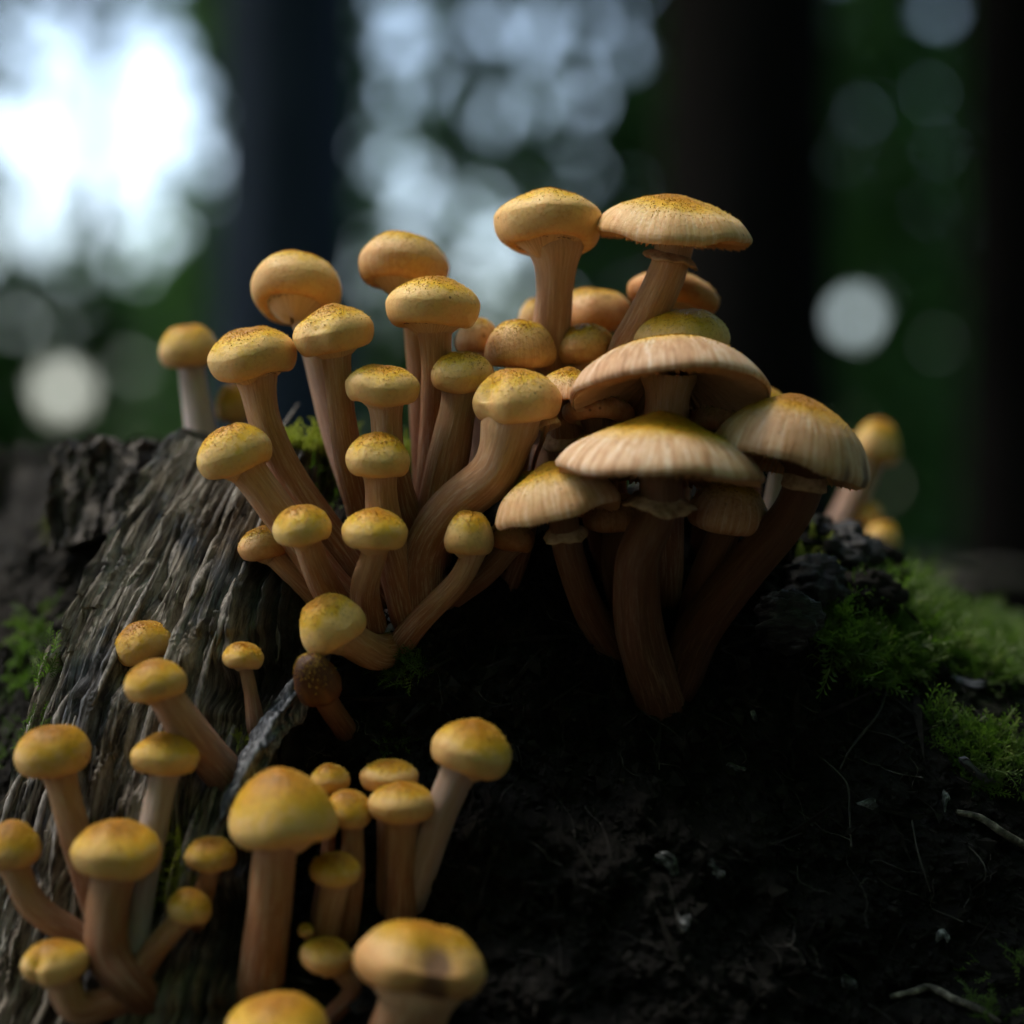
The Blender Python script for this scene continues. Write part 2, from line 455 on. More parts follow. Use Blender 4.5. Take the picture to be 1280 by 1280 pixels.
thF = np.linspace(-60, 60, 1020)
thB = np.linspace(60, 300, 150)[1:-1]
TH = np.concatenate([thF, thB]); TH = np.where(TH > 180, TH - 360, TH)
S = np.concatenate([np.linspace(0, .42, 50)[:-1], np.linspace(.42, 1, 560)])
T2, S2 = np.meshgrid(TH, S)
Z2 = ztop(T2) * S2
Rr = stumpR(T2, Z2)
V = np.stack([AX + Rr * np.sin(np.radians(T2)), AY - Rr * np.cos(np.radians(T2)), Z2 - .01 * (S2 == 0)], -1)
rows = [V]
pa, so, mo = zones(T2, Z2)
attrs = [np.stack([pa, so, mo, np.radians(T2) * .24, Z2], -1)]
rim = V[-1]; zt = Z2[-1]; rr0 = Rr[-1]; tt = TH
for f in (.985, .96, .93, .89, .84, .78, .7, .6, .48, .34, .18, .02):
    x = AX + rr0 * f * np.sin(np.radians(tt)); y = AY - rr0 * f * np.cos(np.radians(tt))
    zz = zt * (f ** 2) + (.305) * (1 - f ** 2) - .004 * (1 - f) + .006 * fbm(x * 60, y * 60, 91, 4) * sstep(1, .9, f) + .004 * fbm(x * 210, y * 210, 92, 3) * sstep(1, .9, f)
    rows.append(np.stack([x, y, zz], -1)[None])
    attrs.append(np.stack([pa[-1] * .4, so[-1] * 0 + .25, mo[-1] * 0 + .55, x, y * 3], -1)[None])
V = np.concatenate(rows); A = np.concatenate(attrs)
nv, nu = V.shape[:2]
F = grid_faces(nu, nv)
me = np_mesh('stump_wood', V, F[:, ::1])
A = A.reshape(-1, 5)
fattr(me, 'pale', A[:, 0]); fattr(me, 'soil', A[:, 1]); fattr(me, 'mossy', A[:, 2])
vattr(me, 'fib', np.stack([A[:, 3], A[:, 4], A[:, 0] * 0], -1))
stump = empty('tree_stump', (AX, AY, 0))
tag(stump, 'old rotting tree stump carrying the mushroom clusters, grey splintered wood beside black humus', 'stump')
link('wood_body', me, M_STUMP, stump)
bvh = BVHTree.FromPolygons([tuple(v) for v in V.reshape(-1, 3)], F.tolist())
CO = Vector((0, 0, CAMZ))

def surf(px, py):
    d = P(px, py, 1.0) - CO
    h = bvh.ray_cast(CO, d.normalized())
    if h[0] is None: return None, None
    nrm = h[1]
    if nrm.dot(d) > 0: nrm = -nrm
    return h[0], nrm

def surf_at(th, z):
    o = Vector((AX + .9 * math.sin(R_(th)), AY - .9 * math.cos(R_(th)), z))
    h = bvh.ray_cast(o, Vector((-math.sin(R_(th)), math.cos(R_(th)), 0)))
    return (o - h[0]).length * -1 + .9 if h[0] is not None else float(np.interp(z, ZK, RK))

def surfY(px, py, default=0.75):
    h, _ = surf(px, py)
    return h.y if h is not None else default

# ---- splinter ridge, loose splinters, bark slabs (parts of the stump)
def rough_bar(pts, wid, thick, seed, seg=14, n=60, rough=.25):
    C = catmull(pts, n)
    m = len(C); s = np.linspace(0, 1, m)
    W = np.interp(s, np.linspace(0, 1, len(wid)), wid)
    T, N, B = frames(C)
    # flat across the view: use x-z normal for width and -Y for thickness
    Bx = np.cross(T, (0, 1, 0)); Bx /= np.linalg.norm(Bx, axis=1)[:, None] + 1e-9
    Ny = np.cross(Bx, T)
    a = np.arange(seg) / seg * 2 * np.pi
    aa, ss = np.meshgrid(a, s)
    nz = 1 + rough * fbm(np.cos(aa) * 2.2 + 3 + np.sin(aa), ss * 9 + seed, seed, 4) + rough * .7 * fbm(aa * 2.4, ss * 3, seed + 5, 3)
    V = C[:, None] + (W[:, None] * np.cos(aa) * nz)[..., None] * Bx[:, None] + (W[:, None] * thick * np.sin(aa) * nz)[..., None] * Ny[:, None]
    F = grid_faces(seg, m)
    V = V.reshape(-1, 3)
    c0 = len(V); V = np.concatenate([V, C[:1], C[-1:]])
    ft = [[c0, (i + 1) % seg, i, i] for i in range(seg)]
    b = (m - 1) * seg
    ft += [[c0 + 1, b + i, b + (i + 1) % seg, b + (i + 1) % seg] for i in range(seg)]
    Q = np.array(ft)
    return V, F, Q

def bar_mesh(name, *a, **k):
    V, F, Q = rough_bar(*a, **k)
    tri = np.concatenate([F[:, [0, 1, 2]], F[:, [0, 2, 3]], Q[:, :3]])
    return np_mesh(name, V, tri)

rp = [(412, 812), (385, 850), (350, 900), (322, 945), (298, 992), (276, 1025)]
pts = [P(x, y, surfY(x, y) - .004) for x, y in rp]
link('wood_ridge', bar_mesh('wood_ridge', pts, [.0008, .0030, .0042, .0034, .0042, .0028, .0006], 2.2, 5, seg=30, n=130, rough=.75), M_RIDGE, stump)
rp = [(470, 985), (425, 930), (398, 905), (375, 900)]
sl = [(75, 990, 20, 1150, 10, 150), (0, 0, 0, 0, 0, 0)]
for i in range(46):
    t0 = random.uniform(-31, -15); z0 = random.uniform(.17, .30); ln = random.uniform(.012, .042)
    tb = t0 + random.uniform(-.5, .5)
    ends = []
    for (t, z) in ((t0, z0), (tb, z0 + ln)):
        r = surf_at(t, z) + .0008
        ends.append(np.array((AX + r * math.sin(R_(t)), AY - r * math.cos(R_(t)), z)))
    bow = np.array((math.sin(R_(t0)), -math.cos(R_(t0)), .3)) * random.uniform(0, .0014)
    pp = [ends[0] * (1 - q) + ends[1] * q + bow * math.sin(q * 3.14) for q in np.linspace(0, 1, 4)]
    wv = random.uniform(.0006, .0017)
    link('splinter', bar_mesh('splinter', pp, [.0002, wv, wv * .8, .0002], .8, 100 + i, seg=7, n=18, rough=.4), M_SPLINT, stump)

def slab(name, quadpx, Y0, thick, mat, seed, lab=None):
    """thick irregular slab: quad corners in pixels at depth Y0, built with grain relief"""
    (a, b, c, d) = [np.array(P(x, y, Y0 + dy)) for (x, y, dy) in quadpx]
    nu, nv = 40, 50
    u, v = np.meshgrid(np.linspace(0, 1, nu), np.linspace(0, 1, nv))
    P0 = (a * ((1 - u) * (1 - v))[..., None] + b * (u * (1 - v))[..., None] + c * (u * v)[..., None] + d * ((1 - u) * v)[..., None])
    jag = .004 * fbm(u * 9, v * 0 + seed, seed, 3) * (1 - v)
    P0[..., 2] += jag
    P0[..., 0] += .003 * fbm(u * 0 + seed, v * 8, seed + 3, 3)
    P0[..., 1] += .006 * fbm(u * 7, v * 2, seed + 8, 4) + .0025 * fbm(u * 24, v * 5, seed + 9, 3)
    P1 = P0 + np.array([0, thick, 0])
    VV = np.concatenate([P0.reshape(-1, 3), P1.reshape(-1, 3)])
    F = grid_faces(nu, nv, False)
    Fs = [F, F[:, ::-1] + nu * nv]
    ring = list(range(nu)) + [i * nu + nu - 1 for i in range(1, nv)] + [(nv - 1) * nu + i for i in range(nu - 2, -1, -1)] + [i * nu for i in range(nv - 2, 0, -1)]
    k = len(ring)
    Fs.append(np.array([[ring[i], ring[(i + 1) % k], ring[(i + 1) % k] + nu * nv, ring[i] + nu * nv] for i in range(k)]))
    return link(name, np_mesh(name, VV, np.concatenate(Fs)), mat, stump)

M_SLABD = mat_simple('blackened_wood', [(0.3, (0.006, 0.006, 0.007)), (0.55, (0.022, 0.021, 0.024)), (0.75, (0.09, 0.09, 0.10))], 230, 0.6, 0.0018, stretch=(.7, .7, 2.2), spec=0.3)
M_SLAB = mat_simple('brown_bark', [(0.34, (0.010, 0.008, 0.007)), (0.52, (0.045, 0.035, 0.028)), (0.68, (0.16, 0.135, 0.115))], 150, 0.8, 0.002, stretch=(2, 2, .4))
slab('bark_slab', [(-60, 566, .02), (68, 556, 0), (60, 760, 0), (-80, 800, .02)], .86, .03, M_SLAB, 11)
slab('bark_slab', [(66, 552, .01), (178, 548, 0), (150, 660, -.01), (52, 690, 0)], .705, .03, M_SLAB, 23)

def chunk(px, py, Y, rx, ry, rz, seed, mat):
    nu_, nv_ = 56, 36
    c = np.array(P(px, py, Y)); k = Y / FPX
    a = np.arange(nu_) / nu_ * 2 * np.pi; b = np.linspace(.02, np.pi - .02, nv_)
    A_, B_ = np.meshgrid(a, b)
    D = np.stack([np.sin(B_) * np.cos(A_), np.sin(B_) * np.sin(A_), np.cos(B_)], -1)
    q = 1 + .35 * fbm(D[..., 0] * 2 + D[..., 1] * 1.3 + seed, D[..., 2] * 2 + D[..., 1], seed, 3) + .22 * fbm(D[..., 0] * 7 + seed + D[..., 1] * 4, D[..., 2] * 9 + D[..., 1] * 3, seed + 2, 4, .65)
    V = c + D * q[..., None] * np.array([rx, rz, ry]) * k
    link('rotten_chunk', np_mesh('rotten_chunk', V, grid_faces(nu_, nv_)), mat, stump)
for i, c in enumerate([(1050, 700, .70, 48, 44, 60), (1092, 716, .73, 42, 40, 50), (1015, 735, .67, 46, 40, 50), (1075, 745, .68, 50, 34, 50), (985, 775, .645, 40, 34, 40)]):
    chunk(*c, 200 + i * 7, M_SOIL if i % 2 else M_SLABD)

# ------------------------------------------------------------------ mushrooms
def cap_profile(kind, H, b, power):
    """list of (r, z, rad) from apex to the stem, unit radius"""
    pts = []
    if kind in 'bd':
        for t in np.linspace(0, 1, 22):
            q = math.sin(t * math.pi / 2)
            z = H * (1 - q ** power) ** (1 / (1.55 if kind == 'b' else 1.75))
            pts.append((q, z, q * .82))
        m = len(pts)
        for t in np.linspace(0, 1, 12)[1:]:
            a = t * math.pi * .64
            pts.append((1 - .27 * (1 - math.cos(a)), -b * math.sin(a) * 1.0, .84 + .16 * t))
        ntop = len(pts)
        rl, zl = pts[-1][0], pts[-1][1]
        for t in np.linspace(0, 1, 8)[1:]:
            r = rl * (1 - t) + .08 * t
            pts.append((r, zl + (.10 * math.sin(t * 1.6) if kind == 'd' else -.30 * math.sin(t * 1.57)), 1.05))
    else:
        for t in np.linspace(0, 1, 26):
            q = t ** .9
            z = H * ((1 - q ** power) ** .9 * .86 + .14 * math.exp(-(q / .25) ** 2))
            if q > .8: z -= (b * .55) * ((q - .8) / .2) ** 2
            pts.append((q, z, q * .95))
        pts.append((.995, -b * .85, .98)); pts.append((.975, -b, 1.0))
        ntop = len(pts)
        for t in np.linspace(0, 1, 8)[1:]:
            r = .965 - .80 * t
            z = -b + (H * .55 + b) * (1 - (r / .965) ** 2.2)
            pts.append((r, z, 1.05))
    return np.array(pts), ntop

def axis_rot(tilt, pitch, spin):
    # tilt>0 leans right in the view, pitch>0 leans away from the camera
    return Matrix.Rotation(R_(tilt), 3, 'Y') @ Matrix.Rotation(-R_(pitch), 3, 'X') @ Matrix.Rotation(spin, 3, 'Z')

MUSH = []
def mushroom(label, cap, Y, stem, kind='b', tilt=0, pitch=-6, power=None, col=(.5, 0, 0), scol=(0, 0), by=None,
             ring=None, gills=None, b=None, dent=None, bruise=None, dirt=False, snap=True, lobes=.03, flop=None, name='honey_mushroom'):
    cx, cy, cw, ch = cap
    if Y < .636: Y = .636 - (.636 - Y) * .7
    if snap:
        sy = surfY(cx, cy + ch * .3, None) if surf(cx, cy + ch * .3)[0] is not None else None
        if sy is not None: Y = min(Y, sy - cw / FPX * Y * .35)
        for (x_, y_, w_) in stem[:2]:
            h_, _n = surf(x_, y_)
            if h_ is not None: Y = min(Y, h_.y - w_ / FPX * h_.y * .6)
    R = cw / 2 / FPX * Y
    sd = random.Random(hash(label) & 0xffff if False else int(cx * 131 + cy * 17))
    if b is None: b = {'b': .48, 'd': .30, 'f': .08}[kind]
    if power is None: power = {'b': 2.3, 'd': 2.2, 'f': 2.1}[kind]
    if kind != 'f': power += sd.uniform(-.35, .3)
    # visible height ~ (H + b) cos(pitch) + sin(pitch) spread
    vis = ch / (cw / 2)
    ap = abs(math.sin(R_(pitch)))
    H = max(.25, (vis - (ap * .55 if kind == 'f' else ap * .30)) / math.cos(R_(pitch)) - b - (0 if kind == 'f' else .13))
    spin = sd.uniform(0, 6.28)
    M = axis_rot(tilt, pitch, spin)
    ax = M @ Vector((0, 0, 1))
    org = P(cx, cy, Y) - ax * (H - b) / 2 * R
    prof, ntop = cap_profile(kind, H, b, power)
    nu = 72
    a = np.arange(nu) / nu * 2 * np.pi
    r = prof[:, 0][:, None] * np.ones(nu); z = prof[:, 1][:, None] * np.ones(nu); rad = prof[:, 2][:, None] * np.ones(nu)
    p1, p2, p3, p4 = [sd.uniform(0, 6.28) for _ in range(4)]
    wr = 1 + lobes * np.sin(2 * a + p1) + lobes * .8 * np.sin(3 * a + p2) + lobes * .35 * np.sin(7 * a + p3)
    r = r * (1 + (wr - 1)[None] * np.clip(rad, 0, 1))
    if flop is None: flop = (.05 if kind == 'f' else .035)
    z = z + flop * (np.sin(2 * a + p3) + .6 * np.sin(3 * a + p4) + .3 * np.sin(8 * a + p1) * (kind == 'f'))[None] * np.clip(rad, 0, 1) ** 2.5
    so_ = sd.uniform(0, 50)
    lump = fbm(r * np.cos(a) * 1.6 + so_, r * np.sin(a) * 1.6 + so_, 5, 2, .35) * (.05 if kind == 'f' else .08) + fbm(r * np.cos(a) * 6 + so_, r * np.sin(a) * 6, 6, 3) * .014
    z = z + lump * (np.clip(1.1 - rad, 0, 1) ** .4)
    if dent is not None:                      # a pressed hollow: angle, radius, depth, size
        for (da, dr, dd, ds) in dent:
            da = da - spin
            g = np.exp(-(((r * np.cos(a) - dr * math.cos(da)) ** 2 + (r * np.sin(a) - dr * math.sin(da)) ** 2) / ds ** 2))
            z = z - dd * g * .55 * np.clip(z / .15, 0, 1); r = r * (1 - dd * g * .5)
    L = np.stack([r * np.cos(a), r * np.sin(a), z], -1) * R
    base_pt = stem[-1]
    # ---------- stem curve
    pts = []
    under = org + ax * ((H * .35 if kind == 'f' else H * .1) * R)
    pts.append((np.array(under), None))
    bx, byp, bw = stem[-1]
    hit, hn = surf(bx, byp)
    if by is not None: bY = by
    elif hit is not None: bY = hit.y
    else: bY = Y + .01
    npx = len(stem)
    stemrad = [stem[0][2]]
    cum = [0.0]; last = (cx, cy)
    for (x, y, ww) in stem:
        cum.append(cum[-1] + math.hypot(x - last[0], y - last[1])); last = (x, y)
    C = [np.array(under)]; RAD = [stem[0][2] / 2 / FPX * Y]
    # a point straight under the cap along its axis keeps the join square
    for i, (x, y, ww) in enumerate(stem):
        f = cum[i + 1] / cum[-1]
        yy = Y * (1 - f ** 1.5) + bY * f ** 1.5
        rr = ww / 2 / FPX * yy
        if 0 < i < npx - 1 and by is None:
            s_ = surfY(x, y, None) if surf(x, y)[0] is not None else None
            if s_ is not None: yy = min(yy, s_ - rr * .5)
        C.append(np.array(P(x, y, yy))); RAD.append(rr)
    e = np.array(C[-1]); dirv = e - np.array(C[-2]); dirv /= np.linalg.norm(dirv) + 1e-9
    sink = dirv * .5 + (np.array((0, .8, -.3)) if by is None else np.array((0, 0, -1.0)))
    sink /= np.linalg.norm(sink)
    C.append(e + sink * (RAD[-1] * 1.6 + .003)); RAD.append(RAD[-1] * .95)
    CC = catmull(C, 44); m = len(CC)
    # radii follow the control points
    RC = np.interp(np.linspace(0, len(RAD) - 1, m), np.arange(len(RAD)), RAD)
    kk = np.linspace(0, 1, m)
    if kind == 'b': RC = RC * (1 + .55 * np.exp(-((kk - .11) / .09) ** 2))
    elif kind == 'd': RC = RC * (1 + .22 * np.exp(-((kk - .08) / .10) ** 2))
    else: RC = RC * (1 + .30 * np.exp(-((kk - .04) / .10) ** 2))
    RC = np.minimum(RC, R * .66)
    seg = 22
    aa = np.arange(seg) / seg * 2 * np.pi
    s0 = sd.uniform(0, 99)
    irr = 1 + .07 * fbm(np.cos(aa)[None] * 1.3 + s0 + 0 * kk[:, None], kk[:, None] * 5 + np.sin(aa)[None] * 1.3, 31, 3) + .035 * fbm(aa[None] * 3.2 + s0, kk[:, None] * 2.0, 33, 3)
    SV, SF, _, LL = tube(CC, RC[:, None] * irr, seg)
    root = empty(name, C[-2])
    tag(root, label, 'mushroom', 'honey mushrooms growing on the stump')
    sm = np_mesh('stem', SV, SF)
    fattr(sm, 'along', np.repeat(kk, seg))
    vattr(sm, 'fib', np.stack([np.tile(np.cos(aa), m) + s0, np.tile(np.sin(aa), m), np.repeat(LL, seg)], -1))
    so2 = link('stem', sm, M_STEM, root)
    so2.color = (scol[0], scol[1], 0, 1)
    # ---------- cap
    top = np_mesh('cap', L[:ntop].reshape(-1, 3), grid_faces(nu, ntop))
    fattr(top, 'rad', rad[:ntop].ravel())
    br = np.zeros((ntop, nu))
    for (da, dr, ds) in (bruise or []):
        g = np.hypot(r[:ntop] * np.cos(a) - dr * math.cos(da - spin), r[:ntop] * np.sin(a) - dr * math.sin(da - spin)) / ds
        br = np.maximum(br, 1 - sstep(.45, 1.1, g + .25 * fbm(r[:ntop] * np.cos(a) * 5, r[:ntop] * np.sin(a) * 5, 8, 2)))
    fattr(top, 'bruise', br.ravel())
    vattr(top, 'ang', np.stack([np.tile(np.cos(a), ntop) + so_, np.tile(np.sin(a), ntop), rad[:ntop].ravel()], -1))
    MW = Matrix.Translation(org) @ M.to_4x4()
    def place(o):
        o.parent = root
        o.matrix_parent_inverse = Matrix.Identity(4)
        o.matrix_basis = Matrix.Translation(-root.location) @ MW
    co = link('cap', top, M_CAP); place(co)
    def sub(o):
        o.parent = co
        o.matrix_parent_inverse = Matrix.Identity(4)
        o.matrix_basis = Matrix.Identity(4)
    co.color = (col[0], min(1, col[1] * .5), col[2], 1)
    un = L[ntop - 1:]
    um = np_mesh('underside', un.reshape(-1, 3), grid_faces(nu, len(un)))
    vattr(um, 'ang', np.stack([np.tile(np.cos(a), len(un)) + so_, np.tile(np.sin(a), len(un)), rad[ntop - 1:].ravel()], -1))
    sub(link('gill_bed' if kind == 'f' else 'veil', um, M_VEIL))
    # ---------- gills
    if gills or (kind == 'f' and gills is None):
        nb = gills or 76
        J = Join()
        tt = np.linspace(0.02, 1, 7)
        ur = prof[ntop - 1:, 0][::-1]; uz = prof[ntop - 1:, 1][::-1]
        for i in range(nb):
            g = i / nb * 2 * math.pi
            short = (i % 2 == 1)
            rA = (.45 if short else .20)
            rs = np.linspace(rA, .955, 7)
            mod = 1 + lobes * math.sin(2 * g + p1) + lobes * .8 * math.sin(3 * g + p2) + lobes * .35 * math.sin(7 * g + p3)
            rs_ = rs * (1 + (mod - 1) * rs)
            zf = flop * (math.sin(2 * g + p3) + .6 * math.sin(3 * g + p4) + .3 * math.sin(8 * g + p1)) * rs ** 2.5
            zu = np.interp(rs, ur, uz) + .01 + zf
            dp = .15 * np.sin(np.clip((rs - rA) / (.985 - rA), 0, 1) * math.pi) ** .6 + .012
            gg = g + .012 * math.sin(i * 5.1)
            c_, s_ = math.cos(gg), math.sin(gg)
            upv = np.stack([rs_ * c_, rs_ * s_, zu], -1) * R; dn = np.stack([rs_ * c_, rs_ * s_, zu - dp], -1) * R
            th = np.array([-s_, c_, 0]) * R * .006
            Vb = np.concatenate([upv - th, dn - th * .3, dn + th * .3, upv + th])
            Fb = [[q * 7 + j, q * 7 + j + 1, (q + 1) * 7 + j + 1, (q + 1) * 7 + j] for q in range(3) for j in range(6)]
            J.add(Vb, np.array(Fb))
        go = link('gill_layer', J.mesh('gill_layer'), M_GILL); sub(go); go['kind'] = 'stuff'
    # ---------- dark crumbs where the veil meets the margin
    if dirt:
        J = Join()
        jr = prof[ntop - 1, 0]; jz = prof[ntop - 1, 1]
        for i in range(120):
            g = sd.uniform(0, 6.28)
            if vnoise(np.array([g * 2.2]), np.array([so_]), 5)[0] < .42: continue
            cc = np.array([math.cos(g) * jr * .97, math.sin(g) * jr * .97, jz - .015 + .02 * sd.uniform(-1, 1)]) * R
            ln = R * sd.uniform(.02, .055); hh = R * sd.uniform(.008, .018)
            tv = np.array([-math.sin(g), math.cos(g), 0]) * ln; dv = np.array([0, 0, -1]) * hh; ov = np.array([math.cos(g), math.sin(g), -.8]) * hh
            J.add([cc - tv, cc + ov, cc + tv, cc + dv + tv * .3, cc - ov * .4], [[0, 3, 1], [1, 3, 2], [0, 4, 3], [3, 4, 2]])
        if J.n:
            do = link('torn_veil_rim', J.mesh('torn_veil_rim', False), M_DIRT); sub(do); do['kind'] = 'stuff'
    # ---------- scale tufts on the crown
    J = []
    ns = int(90 + cw * 6.5)
    top3 = L[:ntop]
    for i in range(ns):
        q = math.sqrt(sd.random()) * sd.uniform(.35, 1)
        if q > .86: continue
        jj = np.searchsorted(prof[:ntop, 2], q * .9)
        jj = min(max(1, jj), ntop - 2)
        ii = sd.randrange(nu)
        p0 = top3[jj, ii]; pr = top3[jj + 1, ii] - p0; pt = top3[jj, (ii + 1) % nu] - p0
        p0 = p0 + pr * sd.random() + pt * sd.random()
        nr = np.linalg.norm(pr)
        if nr < 1e-9: continue
        pr = pr / nr; pt = pt / (np.linalg.norm(pt) + 1e-9)
        up = np.cross(pr, pt); up /= np.linalg.norm(up) + 1e-9
        if up[2] < 0: up = -up
        ln = sd.uniform(.00018, .0005) * (.7 + q) ; wd = sd.uniform(.00014, .0003)
        tip = p0 + pr * ln * sd.uniform(-.2, .5) + up * ln * sd.uniform(.5, 1.0) + pt * ln * sd.uniform(-.4, .4)
        bb = p0 - up * .0002
        J.append([bb - pt * wd, bb + pt * wd, bb - pr * wd * 1.6, tip])
    if J:
        JV = np.array(J).reshape(-1, 3); k0 = np.arange(len(J))[:, None] * 4
        TF = np.concatenate([k0 + np.array([[0, 1, 3]]), k0 + np.array([[1, 2, 3]]), k0 + np.array([[2, 0, 3]])])
        sc = link('scale_layer', np_mesh('scale_layer', JV, TF, False), M_SCALE); sub(sc); sc['kind'] = 'stuff'
    # ---------- ring on the stem
    if ring is not None:
        f, flare, rt = ring                                  # position along stem, width factor, downward tilt
        i0 = int(f * (m - 1))
        Tt, Nn, Bb = frames(CC)
        c = CC[i0]; tv = -Tt[i0]                              # pointing up the stem
        nn, bb2 = Nn[i0], Bb[i0]
        ns_ = 40
        ga = np.arange(ns_) / ns_ * 2 * np.pi
        rows_ = []
        for (rf, hf) in ((.92, .35), (1.0, .25), (1.0 + (flare - 1) * .5, .12), (flare, .0 - rt), (flare * 1.02, -.10 - rt), (flare * .95, -.16 - rt), (1.0 + (flare - 1) * .4, -.05), (.92, .0)):
            jag = 1 + (.07 * np.sin(5 * ga + s0) + .05 * np.sin(11 * ga + s0 * 2)) * (rf - .92)
            hj = hf + (.16 * np.sin(3 * ga + s0) + .08 * np.sin(9 * ga)) * (rf - .92)
            rw = c + RC[i0] * ((rf * jag)[:, None] * (np.cos(ga)[:, None] * nn + np.sin(ga)[:, None] * bb2) + hj[:, None] * tv)
            rows_.append(rw)
        link('ring', np_mesh('ring', np.array(rows_), grid_faces(ns_, len(rows_))), M_RING, root)
    MUSH.append(root)
    return root

m = mushroom
# --- upper cluster, back row
m('small honey mushroom with whitish stem standing alone on the rim of the stump', (235, 432, 74, 56), .715, [(238, 452, 30), (243, 490, 36), (252, 545, 42), (256, 575, 42)], tilt=-6, col=(.55, .15, 0), scol=(.75, 0), by=.715, snap=False)
m('tiny brownish button peeping over the stump rim beside the whitish-stemmed mushroom', (291, 502, 44, 46), .72, [(296, 525, 20), (300, 560, 22), (302, 585, 22)], col=(.6, .75, 0), pitch=-25, by=.72, snap=False, tilt=-8)
m('tall mushroom showing its closed veil under a broad rounded cap, bent stem', (372, 352, 116, 84), .672, [(378, 382, 38), (394, 448, 30), (416, 540, 30), (440, 610, 32), (455, 660, 34)], tilt=3, pitch=22, col=(.5, .1, 0), dirt=True, scol=(.2, 0))
m('rounded mushroom whose cap touches the next cap, thick stem curving down over the pale wood', (315, 441, 114, 68), .646, [(320, 470, 40), (334, 535, 40), (368, 605, 42), (425, 685, 44), (470, 750, 46)], tilt=-9, col=(.62, 0, 0), dirt=True)
m('mushroom with dimpled cream cap leaning against its neighbour, slim straight stem', (416, 411, 102, 64), .642, [(420, 440, 34), (428, 520, 34), (443, 605, 38), (462, 665, 40)], tilt=-10, col=(.55, 0, 0), dirt=True, dent=[(4.3, .95, .14, .3)])
m('tall slim mushroom with smooth pinkish-buff cap rising behind a shorter yellow one', (505, 324, 116, 74), .672, [(512, 362, 26), (519, 455, 22), (525, 560, 24), (530, 640, 26)], tilt=5, pitch=5, col=(.35, .15, .2))
m('mushroom with smooth domed cream-yellow cap on a long straight stem, in sharp focus', (541, 376, 117, 70), .645, [(543, 408, 42), (546, 470, 40), (541, 560, 38), (535, 640, 40)], tilt=2, col=(.6, 0, 0), dirt=True, pitch=-2)
m('small speckled yellow button on a short thick stem between long stems', (479, 480, 94, 56), .636, [(482, 506, 38), (486, 560, 38), (500, 630, 44), (520, 690, 46)], tilt=3, col=(.6, 0, 0), dirt=True)
m('small yellow button directly below the speckled one, bulging stem', (473, 567, 82, 60), .628, [(475, 595, 36), (480, 650, 44), (500, 720, 50), (510, 760, 50)], tilt=4, col=(.65, 0, 0), dirt=True)
m('yellow button leaning out over the weathered wood on a slanting stem', (290, 560, 96, 68), .632, [(308, 586, 42), (345, 636, 46), (395, 705, 44), (440, 760, 44)], tilt=-18, col=(.68, 0, 0), dirt=True)
m('small mustard-yellow button in front of two crossing stems', (377, 654, 74, 54), .616, [(384, 680, 34), (400, 720, 38), (425, 765, 42)], tilt=-6, col=(.78, 0, 0), power=2.2)
m('small dull orange mushroom half hidden behind slanting stems, against the grey wood', (330, 677, 70, 44), .645, [(346, 696, 30), (378, 728, 30), (408, 758, 32)], tilt=-14, col=(.25, .45, 0))
m('small mustard-yellow button with narrow waisted stem above the mycelium patch', (469, 659, 82, 56), .614, [(468, 690, 32), (456, 735, 36), (462, 785, 46)], tilt=3, col=(.78, 0, 0), power=2.2)
m('plump dented button lying sideways on a thick bent stem', (410, 775, 84, 70), .612, [(436, 798, 46), (466, 815, 46), (490, 812, 46)], tilt=-28, pitch=-14, col=(.6, 0, 0), dent=[(5.3, .9, .22, .35)])
m('dark brown stunted button tucked beneath the plump dented one', (393, 845, 58, 60), .606, [(402, 868, 26), (418, 892, 30), (430, 910, 30)], pitch=-38, tilt=-20, col=(.6, 1.8, 0), scol=(0, .8), bruise=[(0, 0, 1.6)])
m('small pale button with yellow crown and long stem arching from the black humus', (587, 665, 62, 58), .622, [(590, 692, 28), (572, 728, 30), (530, 770, 32), (505, 800, 34)], tilt=6, col=(.5, 0, 0), dirt=True)
m('small shaded red-brown mushroom behind the arching pale button', (640, 668, 60, 42), .64, [(632, 688, 28), (604, 720, 28), (560, 752, 30)], tilt=8, col=(.1, .9, 0), scol=(0, .5))
m('mushroom with pale bun cap on a thick reddish stem widening to its base', (578, 464, 80, 56), .642, [(577, 492, 42), (564, 555, 50), (548, 630, 60), (540, 690, 60)], tilt=3, col=(.5, 0, 0), dirt=True, scol=(0, .25))
m('large lobed cream mushroom on a fat stem sweeping in an S curve', (645, 493, 108, 74), .626, [(638, 530, 58), (618, 590, 60), (566, 635, 58), (532, 690, 58), (530, 750, 58)], tilt=-4, col=(.5, 0, 0), dent=[(3.7, .9, .26, .30)], lobes=.05, scol=(0, .1))
m('small pinkish cap squeezed behind the pale bun cap', (597, 419, 56, 46), .672, [(597, 445, 38), (600, 500, 38), (602, 600, 38)], col=(.15, .2, .2), scol=(.2, .2))
m('shiny wrinkled pinkish dome cap among crowded caps', (650, 428, 92, 66), .656, [(650, 455, 36), (648, 520, 40), (640, 600, 40)], kind='d', power=2.3, col=(.22, .12, .25))
m('small cream cap flecked with dark crumbs in front of the tall veil mushroom', (731, 428, 76, 52), .662, [(731, 455, 32), (725, 520, 36), (720, 610, 36)], tilt=-10, col=(.25, .1, .1), dirt=True)
m('tall mushroom with unopened veil and thick pale stem, top of the cluster', (686, 275, 138, 78), .655, [(694, 312, 54), (693, 365, 46), (689, 420, 50), (684, 520, 52), (684, 600, 52)], tilt=2, pitch=8, col=(.5, .05, 0), dirt=True, power=2.1, scol=(.15, 0))
